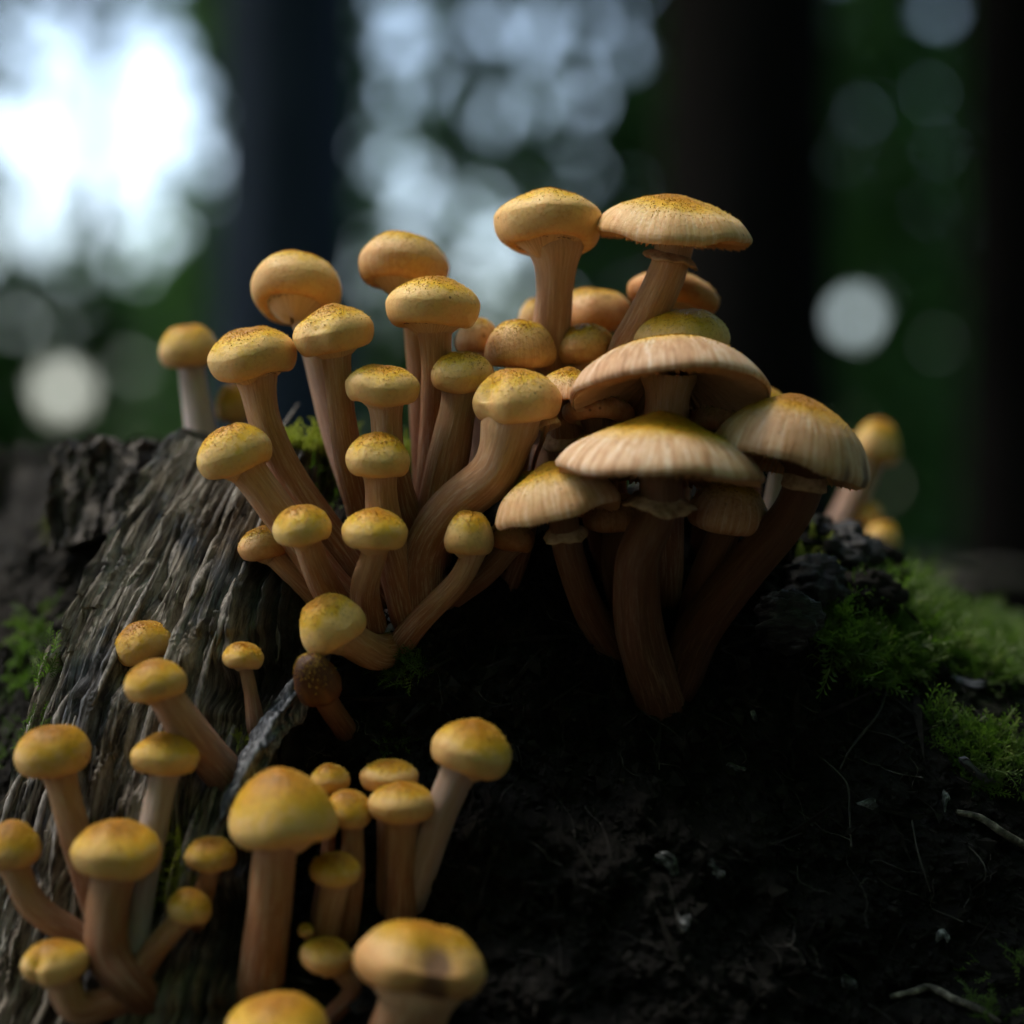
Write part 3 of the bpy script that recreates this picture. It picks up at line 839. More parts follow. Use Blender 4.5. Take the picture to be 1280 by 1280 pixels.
m('tall open mushroom with wide flat cap and ringed stem at the top of the cluster', (842, 270, 194, 68), .648, [(842, 310, 44), (830, 350, 48), (803, 405, 50), (780, 450, 50), (760, 560, 50), (760, 640, 50)], kind='f', tilt=5, pitch=-7, col=(.58, 0, .45), ring=(.20, 1.5, .1), power=1.9, b=.16)
m('smooth orange-brown cap behind the tall pale stem', (744, 387, 100, 64), .69, [(744, 420, 36), (742, 500, 40), (740, 610, 40)], kind='d', col=(.12, .5, 0), snap=False)
m('sliver of an orange cap hiding behind the tall pale stem', (672, 392, 50, 44), .695, [(674, 415, 22), (678, 500, 24), (680, 610, 26)], kind='d', col=(.3, .45, 0), snap=False)
m('shaded brown-orange cap tilted behind the ringed stem', (842, 366, 114, 56), .682, [(835, 395, 40), (825, 480, 40), (820, 620, 40)], kind='d', tilt=12, pitch=14, col=(.1, .6, 0), snap=False)
m('speckled cap whose crown shows just above the largest gilled cap', (850, 414, 130, 68), .652, [(850, 450, 44), (846, 530, 46), (840, 630, 46)], kind='d', power=2.0, col=(.62, 0, .15), snap=False)
m('largest flat cap with striped pinkish margin, seen from below with its gills', (836, 462, 248, 100), .626, [(834, 500, 54), (830, 560, 54), (826, 650, 58), (825, 720, 58)], kind='f', tilt=-2, pitch=17, col=(.35, .05, 1), power=2.4, b=.12, gills=100, lobes=.012, flop=.015)
m('wide open cap with striped margin on a thick ringed stem rooted in black humus', (828, 556, 258, 84), .606, [(826, 600, 50), (822, 640, 50), (798, 700, 56), (800, 790, 62), (824, 870, 64)], kind='f', tilt=4, pitch=1, col=(.62, 0, 1), ring=(.30, 1.75, .1), power=1.75, b=.13, gills=110, lobes=.02, flop=.03, scol=(0, .85))
m('drooping old cap with dark chewed margin on a thick slanting ringed stem', (992, 540, 206, 106), .615, [(1008, 585, 50), (990, 640, 52), (930, 712, 56), (875, 785, 58), (850, 845, 58)], kind='f', tilt=11, pitch=3, bruise=[(5.9, 1.0, .14), (5.4, 1.02, .10)], col=(.55, .6, .8), ring=(.22, 1.12, .3), power=2.3, b=.24, scol=(0, 1.0))
m('pale cap sloping down beneath the wide ringed mushroom, slim ringed stem', (694, 612, 158, 74), .618, [(704, 650, 36), (712, 695, 38), (735, 760, 40), (765, 810, 42)], kind='f', tilt=-12, pitch=2, col=(.5, .05, .55), ring=(.28, 1.5, .2), power=2.0, b=.24, scol=(0, .85))
m('pale edge of an open cap wedged between the S-curved and the largest mushroom', (712, 476, 92, 40), .642, [(706, 510, 44), (708, 560, 46), (715, 640, 46)], kind='f', col=(.3, .1, .5), ring=(.45, 1.4, .2), scol=(0, .4))
m('small yellow cap behind the drooping old cap', (945, 500, 78, 38), .675, [(945, 520, 26), (940, 580, 28), (935, 660, 28)], kind='d', col=(.75, .1, 0), snap=False)
m('bruised pinkish cap crouching under the wide ringed mushroom', (912, 632, 106, 72), .632, [(905, 665, 40), (880, 730, 42), (862, 800, 44)], kind='d', tilt=12, col=(.1, .5, .6), scol=(0, .9))
m('shadowed mushroom behind the drooping cap with a pale lit stem', (985, 562, 70, 40), .668, [(976, 590, 28), (966, 640, 30), (950, 700, 30)], kind='d', col=(.3, .3, 0), scol=(.8, 0), snap=False)
m('shaded brown cap under the edge of the largest gilled cap', (748, 512, 90, 44), .640, [(750, 545, 38), (748, 640, 40), (775, 740, 42)], kind='d', pitch=10, col=(.1, .55, .2), scol=(0, .9))
m('tiny torn cap with glowing orange gills on a thread-thin stem', (685, 524, 32, 22), .628, [(680, 545, 6), (670, 570, 6), (662, 600, 7)], kind='f', col=(.4, 0, .3), pitch=12, tilt=-10, gills=40, snap=False)
m('small dusky cap tucked under the rim between the two widest caps', (902, 516, 86, 44), .648, [(900, 540, 34), (890, 600, 36), (880, 680, 36)], kind='d', tilt=6, col=(.2, .5, .3), scol=(0, .8), snap=False)
m('dim rounded button deep between the S-curved and slim ringed stems', (662, 606, 52, 40), .640, [(662, 630, 24), (656, 670, 26), (640, 720, 28)], col=(.3, .7, 0), scol=(0, .6))
m('dim pinkish cap behind the thick ringed stem', (770, 640, 84, 52), .640, [(770, 672, 34), (772, 730, 36), (790, 800, 38)], kind='d', col=(.1, .7, .3), scol=(0, .9))
# --- behind the right shoulder
m('blurred orange-capped mushroom on a leaning stem behind the mossy shoulder', (1097, 550, 60, 58), .80, [(1086, 580, 30), (1066, 625, 36), (1048, 665, 40)], tilt=10, col=(.5, .35, 0), by=.80, snap=False, scol=(.3, .2))
m('blurred tiny orange button beside the leaning mushroom on the mossy shoulder', (1085, 640, 36, 34), .80, [(1082, 660, 18), (1078, 685, 20)], col=(.5, .5, 0), by=.80, snap=False)
m('blurred tiny yellow button low on the mossy shoulder', (1104, 668, 44, 36), .79, [(1100, 688, 22), (1094, 712, 24)], tilt=8, col=(.6, .4, 0), by=.79, snap=False)
# --- left wood face; dimmer light here is put into browner caps and stems
m('brownish-yellow button pressed against the weathered wood behind a thick stem', (177, 801, 76, 52), .634, [(180, 816, 24), (190, 850, 26), (215, 892, 28)], snap=False, tilt=-14, col=(0.86, 0.71, 0), power=2.2, scol=(0, .22))
m('yellow button on a thick fibrous stem slanting into the wood crevice', (192, 848, 78, 54), .585, [(206, 868, 42), (240, 918, 50), (285, 972, 62)], tilt=-13, col=(0.81, 0.48, 0), scol=(.15, 0.22))
m('tiny mushroom with flat yellow cap and thread-thin stem on the bare wood', (304, 818, 52, 34), .618, [(307, 836, 17), (314, 868, 18), (320, 908, 24)], tilt=3, col=(0.78, 0.41, 0), scol=(.1, 0.22))
m('golden button on a straight stem, first of the clump at the splintered foot', (66, 935, 94, 66), .588, [(74, 966, 38), (92, 1035, 40), (116, 1110, 42), (130, 1160, 42)], tilt=-5, col=(0.81, 0.64, 0), power=2.2, scol=(0, .22))
m('golden button on a pale greyish stem before the bare wood', (207, 940, 84, 54), .588, [(205, 966, 34), (192, 1030, 38), (178, 1110, 36), (168, 1200, 36)], tilt=3, col=(0.78, 0.46, 0), scol=(.75, 0.22), power=2.2)
m('broad golden cap on a thick stem in the middle of the low clump', (145, 1057, 114, 72), .568, [(142, 1092, 50), (133, 1145, 54), (136, 1195, 56), (165, 1235, 54)], tilt=0, col=(0.78, 0.51, 0), power=2.1, scol=(0, 0.47))
m('golden button with a long stem curving sideways into the low clump', (14, 1052, 72, 60), .576, [(18, 1082, 36), (42, 1132, 38), (95, 1168, 34), (135, 1190, 34)], tilt=-6, col=(0.78, 0.66, 0), power=2.1, scol=(0, .22))
m('cleft honey-coloured button on a hooked stem at the foot of the clump', (68, 1198, 84, 54), .56, [(78, 1226, 42), (100, 1260, 42), (160, 1246, 38)], tilt=-4, col=(0.66, 0.46, 0), dent=[(4.2, .95, .4, .22)], power=2.2, scol=(0, .22))
m('small orange-yellow button on a thin neck beside the green moss tuft', (263, 1066, 64, 42), .582, [(262, 1090, 25), (256, 1115, 26), (245, 1150, 28)], col=(0.81, 0.66, 0), scol=(0, .22))
m('small honey button on a short slanting stem next to the dark crevice', (238, 1131, 58, 42), .572, [(226, 1150, 30), (195, 1185, 32), (168, 1225, 32)], tilt=14, col=(0.71, 0.56, 0), scol=(0, .22))
# --- lower clump in the black humus; extra brown stands in for weak light
m('large bell-shaped golden mushroom with stout straight stem before the black humus', (352, 1003, 140, 102), .568, [(345, 1055, 54), (337, 1130, 56), (326, 1235, 60)], tilt=-2, kind='b', col=(0.76, 0.38, 0), power=1.75, b=.30, scol=(0, .22))
m('small round button behind the bell-shaped mushroom', (412, 972, 50, 36), .598, [(412, 992, 18), (410, 1060, 18), (398, 1145, 20)], col=(0.61, 0.51, 0), scol=(0, .22))
m('small flat-topped yellow button touching the bell-shaped cap', (436, 1008, 62, 48), .588, [(440, 1034, 28), (441, 1090, 30), (432, 1170, 30)], col=(0.81, 0.51, 0), tilt=3, scol=(0, .22))
m('small orange button on a short thick stem below the flat-topped one', (420, 1084, 66, 42), .578, [(419, 1108, 36), (410, 1150, 36), (402, 1195, 36)], col=(0.81, 0.61, 0), tilt=3, scol=(0, .22))
m('speckled cream button half hidden behind the mushroom with the torn veil', (486, 968, 76, 42), .602, [(486, 990, 30), (486, 1060, 30), (486, 1130, 30)], col=(0.51, 0.46, 0), scol=(0, .22))
m('cream mushroom with white torn veil line and reddish straight stem', (502, 1000, 84, 52), .586, [(502, 1034, 40), (501, 1090, 40), (500, 1155, 42)], col=(0.56, 0.46, 0), scol=(0, 0.42))
m('scaly golden button on a leaning bluish stem, set apart on the black humus', (591, 930, 104, 72), .585, [(572, 968, 44), (546, 1030, 42), (518, 1110, 42)], tilt=14, col=(0.68, 0.48, 0), scol=(.5, 0.32), power=2.1)
m('small button with a curled stem beneath the short orange one', (408, 1192, 68, 44), .57, [(428, 1216, 24), (440, 1240, 24), (415, 1270, 26)], tilt=6, col=(0.56, 0.71, 0), scol=(0, 0.52))
m('large misshapen cap with a dark bruise and thick stem at the foot of the stump', (528, 1194, 172, 92), .545, [(520, 1250, 92), (505, 1290, 88), (480, 1340, 86)], tilt=10, pitch=2, col=(0.41, 0.71, 0), dent=[(4.95, .8, .25, .4)], bruise=[(5.0, .80, .28)], lobes=.06, power=2.0, b=.36, scol=(0, .22))
m('smooth golden dome of a mushroom at the foot of the bell-shaped one', (348, 1278, 132, 84), .54, [(348, 1320, 50), (346, 1400, 52)], col=(0.78, 0.46, 0), power=2.0, scol=(0, .22))
m('pinhead button beside the short orange mushroom', (382, 1162, 20, 16), .572, [(384, 1172, 9), (386, 1186, 10)], col=(0.56, 0.76, 0), scol=(0, .22))

# ------------------------------------------------------------------ moss
def frond_template(rs):
    V = []; F = []
    L = 1.0; ns = 9
    for i in range(ns):
        s = i / (ns - 1)
        c = np.array([0, s, .35 * s - .45 * s * s])
        wl = .30 * (1 - .7 * s) * rs.uniform(.8, 1.2)
        for sg in (-1, 1):
            tip = c + np.array([sg * wl, .13, .10 * rs.uniform(-1, 1.6)])
            b0 = c + np.array([0, -.035, 0]); b1 = c + np.array([0, .055, .01]); mid = (c + tip) / 2 + np.array([0, .05, .02])
            k = len(V); V += [b0, mid + np.array([0, .03, 0]), tip, mid - np.array([0, .05, .01])]; F += [[k, k + 1, k + 2, k + 3]]
    k = len(V)
    for i in range(5):
        s = i / 4; c = np.array([0, s, .35 * s - .45 * s * s]); V += [c + (-.02, 0, 0), c + (.02, 0, .015)]
    for i in range(4): F += [[k + 2 * i, k + 2 * i + 1, k + 2 * i + 3, k + 2 * i + 2]]
    return np.array(V), np.array(F)

RS = random.Random(5)
FT = [frond_template(RS) for _ in range(5)]

def moss(label, pts, nrms, size, mat, lift=.5, name='moss'):
    J = Join()
    for p, nrm in zip(pts, nrms):
        Vt, Ft = FT[RS.randrange(5)]
        s = size * RS.uniform(.5, 1.35)
        nrm = np.array(nrm); g = np.array([RS.gauss(0, 1), RS.gauss(0, 1), RS.gauss(0, 1) + .15])
        t = g - nrm * np.dot(g, nrm); t /= np.linalg.norm(t) + 1e-9
        lf = RS.uniform(.0, 1.6) * lift
        d = t + nrm * lf + np.array([0, 0, .15]); d /= np.linalg.norm(d)
        sx = np.cross(d, nrm); sx /= np.linalg.norm(sx) + 1e-9
        up = np.cross(sx, d)
        J.add(np.array(p) - nrm * .0008 + s * (Vt[:, :1] * sx + Vt[:, 1:2] * d + Vt[:, 2:] * up), Ft)
    o = link(name, J.mesh(name, False), mat)
    return tag(o, label, 'moss', kind='stuff')

def px_patch(cx, cy, rx, ry, n, seed):
    r = random.Random(seed); P_ = []; N_ = []
    while len(P_) < n and r.random() < .9999:
        a = r.uniform(0, 6.28); q = math.sqrt(r.random())
        h, nn = surf(cx + rx * q * math.cos(a), cy + ry * q * math.sin(a))
        if h is not None: P_.append(tuple(h)); N_.append(tuple(nn))
    return P_, N_

def zone_patch(th0, th1, z0, z1, n, seed, thr=-.05):
    r = np.random.default_rng(seed)
    th = r.uniform(th0, th1, n * 6); z = r.uniform(z0, z1, n * 6)
    keep = fbm(th * .22, z * 95, seed, 3) > thr
    th, z = th[keep][:n], z[keep][:n]
    ok = z < ztop(th); th, z = th[ok], z[ok]
    R0 = stumpR(th, z)
    p = np.stack([AX + R0 * np.sin(np.radians(th)), AY - R0 * np.cos(np.radians(th)), z], -1)
    P_ = []; N_ = []
    for q in p:
        h = bvh.find_nearest(Vector(q))
        nn = h[1]
        if nn.dot(Vector(q) - Vector((AX, AY, .1))) < 0: nn = -nn
        P_.append(tuple(h[0])); N_.append(tuple(nn))
    return P_, N_

moss('green feather moss covering the right shoulder of the stump', *zone_patch(34, 80, .215, .262, 1300, 3, .10), .0095, M_MOSS, .8)
moss('shaggy green moss clump overhanging the humus beside the drooping mushroom', *px_patch(1108, 790, 72, 68, 800, 31), .0120, M_MOSS, 1.1)
moss('soft moss cushion along the bank beyond the shaggy clump', *px_patch(1240, 815, 66, 40, 600, 32), .0090, M_MOSS, .8)
moss('sparse dark moss strands hanging below the shoulder moss', *zone_patch(30, 70, .15, .225, 700, 4, .12), .0075, M_MOSS, .3)
moss('bright moss cushion on the stump rim behind the slim straight stems', *px_patch(395, 540, 42, 26, 260, 11), .0062, M_MOSSY, 1.2)
moss('bright moss tuft between the crowded stems on the rim', *px_patch(512, 560, 26, 36, 160, 12), .0062, M_MOSSY, 1.2)
moss('dark moss streak on the brown wood under the slim stems', *px_patch(415, 600, 30, 45, 130, 13), .0045, M_MOSS)
moss('green moss tuft below the mycelium patch', *px_patch(500, 835, 34, 20, 120, 14), .0060, M_MOSS, .9)
moss('tiny moss sprig on the wood by the thin-stemmed mushroom', *px_patch(304, 922, 10, 8, 22, 15), .0032, M_MOSSY, .9)
moss('moss tuft in the crevice beside the splinter ridge', *px_patch(212, 1085, 26, 48, 150, 16), .0048, M_MOSSY, .8)
moss('yellow-green moss cushion on the recessed bark beside the pale wood', *px_patch(98, 655, 40, 24, 260, 17), .0050, M_MOSSD, .7)
moss('thin upright green sprigs on the dark bark', *px_patch(45, 815, 22, 50, 60, 18), .0085, M_MOSS, .6)
moss('small moss scrap on the black humus near the lone scaly button', *px_patch(492, 925, 16, 26, 34, 19), .0040, M_MOSS, .5)
moss('moss scraps scattered on the far bark edge', *px_patch(20, 900, 40, 60, 60, 20), .0045, M_MOSS, .5)
moss('yellowish moss shoots behind the S-curved stem', *px_patch(605, 585, 18, 25, 60, 21), .0055, M_MOSSY, 1.1)
moss('pale yellow moss tips on the shoulder below the drooping cap', *px_patch(1022, 690, 26, 22, 50, 22), .0048, M_MOSSY, .9)

# ------------------------------------------------------------------ humus crumbs, rootlets, chips
J = Join()
ico = np.array([[1, 0, 0], [-1, 0, 0], [0, 1, 0], [0, -1, 0], [0, 0, 1], [0, 0, -1]], float)
icf = np.array([[0, 2, 4], [2, 1, 4], [1, 3, 4], [3, 0, 4], [2, 0, 5], [1, 2, 5], [3, 1, 5], [0, 3, 5]])
th = rng.uniform(-12, 48, 9000); z = rng.uniform(.12, .285, 9000)
Rs = stumpR(th, z)
pp = np.stack([AX + Rs * np.sin(np.radians(th)), AY - Rs * np.cos(np.radians(th)), z], -1)
for p in pp:
    s = min(.0042, .0006 * (1 + rng.pareto(2.2)))
    el = np.array([1, 1, 1.0]) if rng.random() < .7 else np.array([rng.uniform(3, 8), .45, .45])
    J.add(p + (ico * el * rng.uniform(.35, 1.2, (6, 3)) * s) @ np.linalg.qr(rng.normal(size=(3, 3)))[0], icf)
tag(link('humus_crumbs', J.mesh('humus_crumbs', False), M_SOIL), 'crumbly black humus filling the hollow front of the stump', 'humus', kind='stuff')

J = Join()
for i in range(210):
    t = rng.uniform(-12, 52); z0 = rng.uniform(.13, .275); dirn = rng.uniform(-.6, .6) + (1.57 if rng.random() < .55 else 0)
    pts = []; cz = z0; ct = t
    ln = rng.uniform(.004, .02)
    for q in range(7):
        r0 = surf_at(ct, cz) + .0008 + .0012 * rng.random()
        pts.append((AX + r0 * math.sin(R_(ct)), AY - r0 * math.cos(R_(ct)), cz))
        dirn += rng.normal(0, .45)
        ct += math.degrees(math.cos(dirn) * ln / 6 / .25); cz += -abs(math.sin(dirn)) * ln / 6
    Vt, Ft, _, _ = tube(catmull(pts, 12), np.full(13, rng.uniform(.00008, .00020)), 4)
    J.add(Vt, Ft)
tag(link('rootlet_mat', J.mesh('rootlet_mat'), M_ROOT), 'fine pale rootlets threading the black humus', 'rootlets', kind='stuff')

def px_tube(name, label, cat, pxs, rad, mat, off=.002, seed=1, group=None, Y=None):
    pts = [np.array(P(x, y, (Y if Y else surfY(x, y) - off))) for x, y in pxs]
    C = catmull(pts, 24); n = len(C)
    rr = np.interp(np.linspace(0, 1, n), np.linspace(0, 1, len(rad)), rad)
    aa = np.arange(8) / 8 * 6.283
    irr = 1 + .22 * fbm(np.cos(aa)[None] * 2 + seed + 0 * rr[:, None], np.linspace(0, 9, n)[:, None] + np.sin(aa)[None], seed, 3)
    V, F, _, _ = tube(C, rr[:, None] * irr, 8)
    return tag(link(name, np_mesh(name, V, F), mat), label, cat, group)

px_tube('rootlet', 'long thin root hanging from the shoulder moss', 'root', [(1108, 865), (1098, 892), (1080, 915), (1062, 938), (1050, 962)], [.0004, .0005, .0003], M_ROOT)
px_tube('rootlet', 'kinked hair root beside the bleached chip', 'root', [(1028, 948), (1050, 968), (1060, 985), (1062, 1020), (1064, 1058)], [.0003, .0004, .0003], M_ROOT)
px_tube('rootlet', 'thin branching root low in the humus', 'root', [(1140, 1025), (1146, 1060), (1155, 1090), (1163, 1115)], [.0003, .00035, .0002], M_ROOT)
px_tube('twig', 'pale crooked twig lying at the foot of the humus slope', 'twig', [(1112, 1246), (1140, 1240), (1162, 1234), (1190, 1248), (1225, 1262), (1250, 1278)], [.0008, .0012, .0013, .0012, .0008], M_TWIG)
px_tube('twig', 'mossy yellowish twig slanting under the curled dead leaf', 'twig', [(1195, 1015), (1225, 1022), (1252, 1040), (1290, 1062)], [.0009, .0012, .0013, .0013], M_TWIG)
px_tube('twig', 'blurred bare twig beyond the mossy shoulder', 'twig', [(1120, 698), (1160, 704), (1220, 712)], [.0010, .0011, .0008], M_TWIG, Y=.95)

def chip(label, cx, cy, lx, ly, ang, seed, mat=M_CHIP, name='wood_chip', th=.30, cat='wood chip'):
    h, nn = surf(cx, cy)
    c = np.array(h) + np.array(nn) * .0012
    nn = np.array(nn)
    d = np.array([math.cos(R_(ang)), 0, -math.sin(R_(ang))]); d -= nn * np.dot(d, nn); d /= np.linalg.norm(d)
    e = np.cross(nn, d)
    k = h.y / FPX
    nu_, nv_ = 16, 8
    VV = []
    for v in np.linspace(-1, 1, nv_):
        for u in np.linspace(-1, 1, nu_):
            q = math.sqrt(max(0, 1 - abs(u) ** 2.5)) * (.75 + .35 * math.sin(u * 3 + seed))
            zz = th * ly * (1 - v * v) * (.6 + .6 * random.random()) + .12 * lx * math.sin(u * 2.2 + seed) * .4
            VV.append(c + k * (d * u * lx + e * (v * ly * q + .2 * ly * math.sin(u * 4 + seed * 2)) + nn * zz))
    Vt = np.array(VV); Vb = Vt - nn * k * ly * .35
    F = grid_faces(nu_, nv_, False)
    n0 = nu_ * nv_
    ring = list(range(nu_)) + [i * nu_ + nu_ - 1 for i in range(1, nv_)] + [(nv_ - 1) * nu_ + i for i in range(nu_ - 2, -1, -1)] + [i * nu_ for i in range(nv_ - 2, 0, -1)]
    kk = len(ring)
    Fs = np.array([[ring[i], ring[(i + 1) % kk], ring[(i + 1) % kk] + n0, ring[i] + n0] for i in range(kk)])
    me = np_mesh(name, np.concatenate([Vt, Vb]), np.concatenate([F, F[:, ::-1] + n0, Fs]))
    return tag(link(name, me, mat), label, cat)

chip('bleached pointed wood chip lying on the black humus', 1086, 1005, 26, 7, 12, 1)
chip('pale splintered wood flake above the bleached chip', 920, 958, 15, 8, -15, 2)
chip('grey crumb of wood beside the splintered flake', 940, 900, 11, 9, 50, 3)
chip('dull grey flake deep in the middle of the humus', 838, 1082, 22, 18, 60, 4)
chip('small dull flake next to the dull grey one', 895, 1085, 15, 12, 30, 5)
chip('bluish wood shard standing in the humus', 853, 1155, 9, 20, 10, 6)
chip('pale scrap of wood near the crooked twig', 1060, 1228, 14, 11, -30, 7)
#chip('tiny pale shard close to the crooked twig', 1140, 1262, 12, 6, 20, 8)
chip('slim pale shard under the curled dead leaf', 1182, 1000, 5, 14, 5, 9)
chip('grey wood crumb beside the thin branching root', 1180, 1170, 9, 10, 20, 10)
chip('curled papery grey leaf fragment on the shoulder moss', 1198, 852, 34, 11, 30, 11, M_DEAD, 'dead_leaf', .4, 'leaf')
chip('long dark curled dead leaf draped below the shoulder moss', 1228, 968, 62, 13, 42, 12, M_DEAD, 'dead_leaf', .6, 'leaf')

# mycelium felt
def blob(name, label, cat, px, py, rx, ry, mat, seed, hgt=.35):
    h, nn = surf(px, py)
    c = np.array(h); nn = np.array(nn); k = h.y / FPX
    nu_, nv_ = 36, 12
    VV = []
    for j in range(nv_):
        q = j / (nv_ - 1)
        for i in range(nu_):
            a = i / nu_ * 6.2832
            x = rx * q * math.cos(a) * (1 + .3 * math.sin(3 * a + seed)); y = ry * q * math.sin(a) * (1 + .25 * math.sin(4 * a + seed))
            p0, _ = surf(px + x, py + y)
            pz = np.array(p0 if p0 is not None else c)
            lift = hgt * min(rx, ry) * k * (math.sqrt(max(0, 1 - q * q)) * (1 + .5 * float(fbm(np.array([x * .12 + seed]), np.array([y * .12]), 7, 3)[0]))) - .0012 * q ** 4
            VV.append(pz + nn * lift)
    return tag(link(name, np_mesh(name, np.array(VV), grid_faces(nu_, nv_)), mat), label, cat)
blob('mycelium_felt', 'whitish mycelium felt between the stem bases', 'mycelium', 486, 790, 26, 20, M_MYC, 2, .7)
#blob('mycelium_felt', 'faint grey mycelium film below the dark stunted button', 'mycelium', 420, 895, 32, 34, M_MYC, 3, .3)

# ------------------------------------------------------------------ forest behind
def trunk_mesh(name, x, y, r0, r1, h, seed, lean=0.0):
    nu_, nv_ = 40, 70
    a = np.arange(nu_) / nu_ * 2 * np.pi; s = np.linspace(0, 1, nv_)
    A_, S_ = np.meshgrid(a, s)
    r = r0 + (r1 - r0) * S_ + r0 * .55 * np.exp(-S_ * h / .22)
    r = r * (1 + .06 * fbm(np.cos(A_) * 3 + seed, S_ * h * 3 + np.sin(A_) * 3, seed, 4) + .05 * fbm(A_ * 5, S_ * h * 1.5, seed + 3, 3))
    V = np.stack([x + lean * S_ * h + r * np.cos(A_), y + r * np.sin(A_), S_ * h - .1], -1)
    return np_mesh(name, V, grid_faces(nu_, nv_))

def leaf_cloud(C, size, seed):
    r = np.random.default_rng(seed); n = len(C)
    u = r.normal(size=(n, 3)); u /= np.linalg.norm(u, axis=1)[:, None]
    v = r.normal(size=(n, 3)); v -= u * (u * v).sum(1)[:, None]; v /= np.linalg.norm(v, axis=1)[:, None]
    s = np.asarray(size) * r.uniform(.6, 1.3, n)[:, None]
    w_ = np.cross(u, v) * s * .12
    V = np.stack([C - u * s, C - v * s * .55 + w_, C + u * s, C + v * s * .55 + w_], 1)
    F = np.arange(n * 4).reshape(n, 4)
    return V.reshape(-1, 3), F

def limbs(x, y, z0, spread, h, seed, n=7):
    r = random.Random(seed); out = []
    for i in range(n):
        a = r.uniform(0, 6.28); zz = z0 + h * i / n
        L = spread * r.uniform(.5, 1)
        p = [np.array([x, y, zz]), np.array([x + math.cos(a) * L * .5, y + math.sin(a) * L * .5, zz + L * .22]), np.array([x + math.cos(a) * L, y + math.sin(a) * L, zz + L * .35])]
        V, F, _, _ = tube(catmull(p, 10), np.linspace(.05, .01, 11)[:len(catmull(p, 10))], 6)
        out.append(np_mesh('limb', V, F))
    return out

def tall_tree(label, px0, px1, Y, h, crown_z, crown_r, nleaf, seed, bark):
    x = ((px0 + px1) / 2 - 640) / FPX * Y; r = (px1 - px0) / 2 / FPX * Y
    t = empty('forest_tree', (x, Y, 0))
    tag(t, label, 'tree', 'trees in the dim forest behind the stump')
    link('trunk', trunk_mesh('trunk', x, Y, r, r * .6, h, seed), bark, t)
    for lm in limbs(x, Y, crown_z - .8, crown_r * .8, h - crown_z, seed): link('limb', lm, M_BARK, t)
    g = np.random.default_rng(seed)
    # leaf clumps round limb ends
    cl = g.normal(size=(60, 3)); cl /= np.linalg.norm(cl, axis=1)[:, None]
    cl = cl * g.uniform(.35, 1, (60, 1)) * np.array([crown_r, crown_r, (h - crown_z) * .62]) + np.array([x, Y, (h + crown_z) / 2 + .6])
    C = cl[g.integers(0, 60, nleaf)] + g.normal(size=(nleaf, 3)) * .42
    V, F = leaf_cloud(C, .11, seed)
    link('crown', np_mesh('crown', V, F, False), M_LEAF, t)
    return t

tall_tree('thick bluish-grey trunk rising between the bright gaps, behind the small caps', 268, 448, 4.2, 8.5, 3.6, 2.4, 5000, 3, M_BARKB)
tall_tree('very dark broad trunk behind the tall open mushroom', 820, 1045, 3.4, 8.0, 3.2, 2.2, 5000, 4, M_BARK)
tall_tree('black trunk beyond the mossy shoulder', 1205, 1330, 3.9, 8.0, 3.4, 2.3, 5000, 5, M_BARK)

def shade_tree(label, x, y, h, crown_z, crown_r, nleaf, seed, trunk=.16):  # unseen tree, added to hold sky and sun off the stump and trunks
    t = empty('forest_tree', (x, y, 0))
    tag(t, label, 'tree', 'unseen trees added around the stump to hold back light')
    link('trunk', trunk_mesh('trunk', x, y, trunk, trunk * .5, h, seed), M_BARK, t)
    for lm in limbs(x, y, crown_z, crown_r * .8, h - crown_z, seed, 9): link('limb', lm, M_BARK, t)
    g = np.random.default_rng(seed)
    zz = g.uniform(0, 1, 90) ** 1.2
    a = g.uniform(0, 6.283, 90); q = np.sqrt(g.uniform(.05, 1, 90)) * crown_r * (1 - .6 * zz)
    cl = np.stack([x + q * np.cos(a), y + q * np.sin(a), crown_z + zz * (h - crown_z)], -1)
    C = cl[g.integers(0, 90, nleaf)] + g.normal(size=(nleaf, 3)) * .38
    C[:, 2] = np.maximum(C[:, 2], .1)
    V, F = leaf_cloud(C, .15, seed)
    link('crown', np_mesh('crown', V, F, False), M_LEAF, t)
for i, (x, y, h, cz, cr) in enumerate([(-1.6, -3.0, 7.5, .9, 2.3), (1.3, -2.7, 7.5, .9, 2.4), (3.3, -.6, 7, .7, 2.2), (3.6, 2.4, 7.5, .8, 2.2), (-.2, -5.2, 8, .8, 2.8), (-4.2, -2.6, 7, .8, 2.0), (-3.9, 2.1, 7.5, 2.3, 2.1), (-4.6, 6.0, 8, 2.2, 2.4)]):
    shade_tree(['unseen broad leafy tree added behind the viewpoint to block sky', 'unseen dense leafy tree added to shade the humus side of the stump', 'unseen low-branched tree added beyond the mossy shoulder side to block sky',
                 'unseen low-branched tree added near the black trunk to block sky', 'unseen large tree added facing the stump to block sky', 'unseen leafy tree added at the edge of the clearing to block sky',
                 'unseen light-crowned tree added between the stump and the sun to dim it', 'unseen tall tree added to shade the bluish-grey trunk from the sun'][i], x, y, h, cz, cr, [6500, 6500, 6500, 6500, 6500, 6500, 1700, 6000][i], 500 + i)

